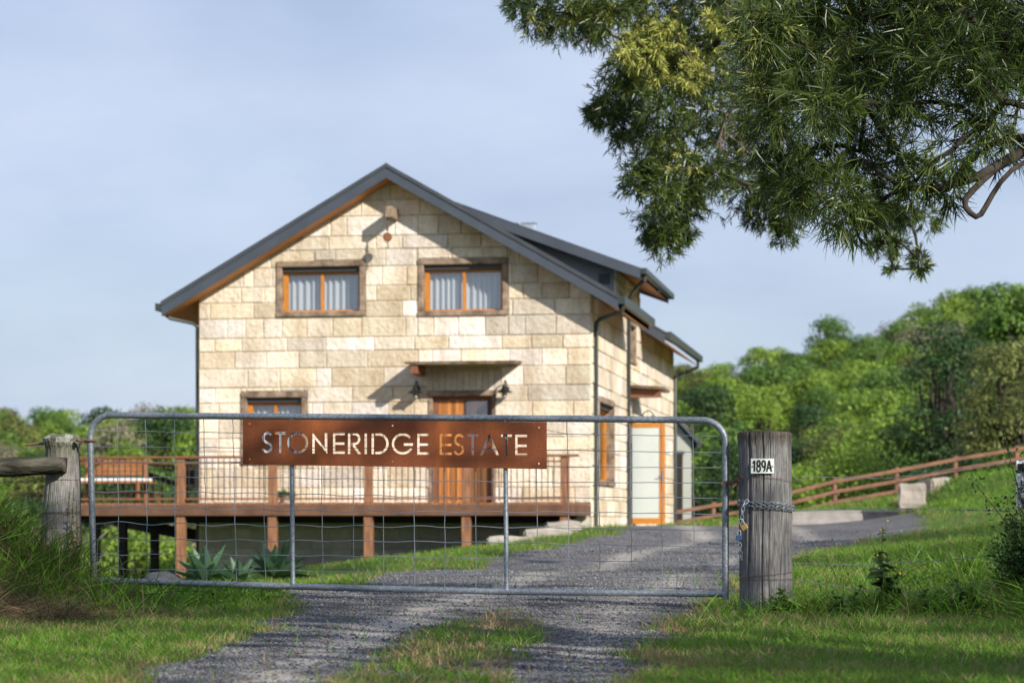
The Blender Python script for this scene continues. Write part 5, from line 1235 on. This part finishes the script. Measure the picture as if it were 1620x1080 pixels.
M_peb=mat('gravel_stone',(.14,.141,.150),.85,attr='tone',spec=.2); tn=r_.uniform(.6,1.55,n)
o=mesh_np('gravel',V,Q,M_peb,None,tone=np.repeat(tn,6)); tag(o,'loose blue grey gravel on the drive','gravel',kind='stuff')
# fallen leaves and bits of bark on the drive and verge
n=2600; r_=np.random.default_rng(610); y=1/(1/8.3+(1/24-1/8.3)*r_.random(n)); x=np.interp(y,EL[:,0],EL[:,1])-.5+r_.random(n)*(np.interp(y,ER[:,0],ER[:,1])-np.interp(y,EL[:,0],EL[:,1])+1.0)
P=np.stack([x,y,ground(x,y)+.006],-1); D=r_.normal(size=(n,3)); D[:,2]*=.15
V,Q,k=blades(P,D,r_.uniform(.02,.07,n),r_.uniform(.004,.012,n),r_.normal(size=(n,3))*.3,2,side=norm(np.cross(norm(D),np.array([0,0,1.])+r_.normal(size=(n,3))*.3)))
o=mesh_np('leaf_litter',V,Q,M_thatch,None,tone=np.repeat(r_.uniform(.7,1.9,n),k)); tag(o,'fallen brown leaves scattered over the gravel drive','leaf litter',kind='stuff')
# agaves
def agave(px,py,Y,R_,n,seed,label):
    c=W(px,py,Y); c.z=gz(c.x,c.y); t=thing('agave',label,'plant',c,'agaves beyond the gate'); rd=random.Random(seed)
    for i in range(n):
        a=i*2.399; k=i/n; el_=R(68-56*k+rd.uniform(-6,6)); L=R_*rd.uniform(.85,1.1); d=Vector((math.cos(a)*math.cos(el_),math.sin(a)*math.cos(el_),math.sin(el_))); s_=d.cross(Vector((0,0,1))).normalized(); u_=s_.cross(d)
        mb=MB(); tn=rd.uniform(.8,1.2); mb.tn=(tn,tn,tn); rows=9; vs=[]
        for q in range(rows+1):
            f=q/rows; wv=L*.19*(.55+1.1*f if f<.4 else (1-f)**.75*1.36)*1.0; cc=c+Vector((0,0,.05))+d*(L*f)+Vector((0,0,-L*.22*f*f*k))
            vs+=[cc-s_*wv+u_*wv*.35,cc-u_*wv*.25,cc+s_*wv+u_*wv*.35]
        fs=[]
        for q in range(rows): 
            for e in (0,1): fs.append((q*3+e,q*3+e+1,q*3+e+4,q*3+e+3))
        mb.add(vs,fs); mb.build('leaf',M_agave,t,smooth=True)
agave(325,934,30,.54,24,1,'left and wider agave with broad grey green leaves beyond the gate')
agave(436,930,30.5,.52,22,2,'right and more upright agave with broad leaves beyond the gate')
agave(378,934,29.4,.38,14,3,'smaller agave between the two large ones')
# tall weed right, with stems and leaves
def weed(px,py0,py1,Y,label,seed,leafn,leafL,stems=3,spread=.12,name='tall_weed',buds=True,cat='weed',lm=M_weed):
    b=W(px,py0,Y); b.z=gz(b.x,b.y); H=(HY-py1)/F*Y-b.z; t=thing(name,label,cat,b); r_=np.random.default_rng(seed); rd=random.Random(seed); mb=MB(); VP=[];QP=[];TT=[];off=0; bd=MB()
    for s_ in range(stems):
        tip=b+Vector((rd.uniform(-spread,spread),rd.uniform(-spread,spread),H*(1 if s_==0 else rd.uniform(.45,.85)))); mid=b.lerp(tip,.5)+Vector((rd.uniform(-.03,.03),0,0)); mb.tube([b-Vector((0,0,.05)),mid,tip],[.006,.004,.002],6)
        n=leafn; f=r_.random(n)**1.5; P=np.array([tuple(b.lerp(mid,q*2) if q<.5 else mid.lerp(tip,q*2-1)) for q in f]); D=r_.normal(size=(n,3)); D[:,2]=np.abs(D[:,2])*.4+.1; L=leafL*(1.25-f)*r_.uniform(.6,1.2,n)
        V,Q,k=blades(P,D,L,L*.46,np.tile([0,0,-.4],(n,1)),4); VP.append(V);QP.append(Q+off);off+=len(V);TT.append(np.repeat(r_.uniform(.6,1.3,n),k))
        if buds:
            for q in range(2):
                e=tip+Vector((rd.uniform(-.035,.035),rd.uniform(-.03,.03),rd.uniform(-.03,.03))); mb.tube([tip-Vector((0,0,.05)),e],.0012,4); bd.lathe([(.002,-.008),(.006,0),(.007,.006),(.004,.01)],e,8)
    mb.build('stem',mat('green_stem',(.07,.10,.03),.7),t,smooth=True); mesh_np('leaves',np.concatenate(VP),np.concatenate(QP),lm,t,tone=np.concatenate(TT))
    if buds: bd.build('flower_buds',mat('yellow_bud',(.45,.40,.05),.7),t)
weed(1408,958,832,14.9,'tall branching weed with yellow buds standing right of the numbered post',71,40,.115,5,.12)
weed(1530,970,900,14.6,'shorter leafy weed between the tall weed and the right edge',72,26,.11,3,.14,buds=False)
weed(1245,965,925,14.9,'small broad leaved weed against the foot of the numbered post',73,40,.10,4,.1,buds=False)
weed(1340,965,925,14.7,'low broad leaved weed just left of the tall weed',74,24,.12,3,.14,buds=False)
weed(1470,975,930,14.6,'low dark broad leaved weed just right of the tall weed',75,24,.12,4,.16,buds=False)
weed(118,800,770,16.35,'dry orange green creeper on the right side of the hinge post',76,60,.05,5,.05,name='creeper',buds=False,cat='creeper',lm=M_dry)
# shrub at the right edge with small leaves
def hedge(label,c,n,sx,sy,sz,seed):
    t=thing('small_leaved_shrub',label,'shrub',c); r_=np.random.default_rng(seed); rd=random.Random(seed); mb=MB(); VP=[];QP=[];off=0;TT=[]
    for i in range(46):
        e=Vector(c)+Vector((rd.gauss(0,1)*sx*.42,rd.gauss(0,1)*sy*.4,sz*rd.uniform(.35,1.0))); m_=Vector(c).lerp(e,.5)+Vector((rd.uniform(-.1,.1),rd.uniform(-.1,.1),0)); mb.tube([c,m_,e],[.008,.004,.0015],5)
        n1=n//46; f=.35+.65*r_.random(n1); A=np.array([tuple(m_.lerp(e,max(0,q*2-1)) if q>.5 else Vector(c).lerp(m_,q*2)) for q in f])+r_.normal(size=(n1,3))*.035; L=r_.uniform(.012,.03,n1)
        V,Q,k=blades(A,r_.normal(size=(n1,3)),L,L*.6,np.zeros((n1,3)),2); VP.append(V);QP.append(Q+off);off+=len(V);TT.append(np.repeat(r_.uniform(.5,1.2,n1),k))
    mb.build('stems',M_bark,t); mesh_np('foliage',np.concatenate(VP),np.concatenate(QP),M_weed,t,tone=np.concatenate(TT))
hc=W(1640,960,14.9); hc.z=gz(hc.x,hc.y); hedge('dark small leaved shrub at the right edge below the white sign',hc,16000,.42,.5,.62,81)
hc2=W(1665,900,14.95); hc2.z=gz(hc2.x,hc2.y); hedge('thin taller shrub sprays in front of the white sign at the right edge',hc2,3800,.42,.3,1.35,82)
# partly visible white sign at right edge
a=W(1608,728,15.2); b=W(1660,803,15.2); ss=thing('white_notice','white notice board with black lettering cut off by the right edge','sign',(a.x+.1,15.22,gz(a.x+.1,15.22)))
mb=MB(); mb.box(a.x,b.x,15.2,15.206,b.z,a.z); mb.build('board',mat('notice_white',(.60,.63,.68),.5),ss,bevel=.0025)
mb=MB(); mb.box(a.x+.008,b.x-.008,15.196,15.199,a.z-.075,a.z-.02); 
for (x,z,pp) in ((.030,-.155,[(0,.035),(0,0),(.02,0)]),(.028,-.20,[(0,.035),(0,0),(.022,0)]),(.03,-.27,[(.02,.03),(.004,.03),(.004,.016),(.02,.014),(.02,0),(.002,0)])):
    for q in range(len(pp)-1): mb.bar((a.x+x+pp[q][0],15.197,a.z+z+pp[q][1]),(a.x+x+pp[q+1][0],15.197,a.z+z+pp[q+1][1]),.006,.003,(0,1,0))
mb.build('lettering',M_black,ss)
mb=MB(); mb.box(a.x+.08,a.x+.12,15.207,15.247,gz(a.x+.1,15.2)-.3,a.z-.02); mb.build('stake',M_brown,ss)
print('trees placed',cnt)
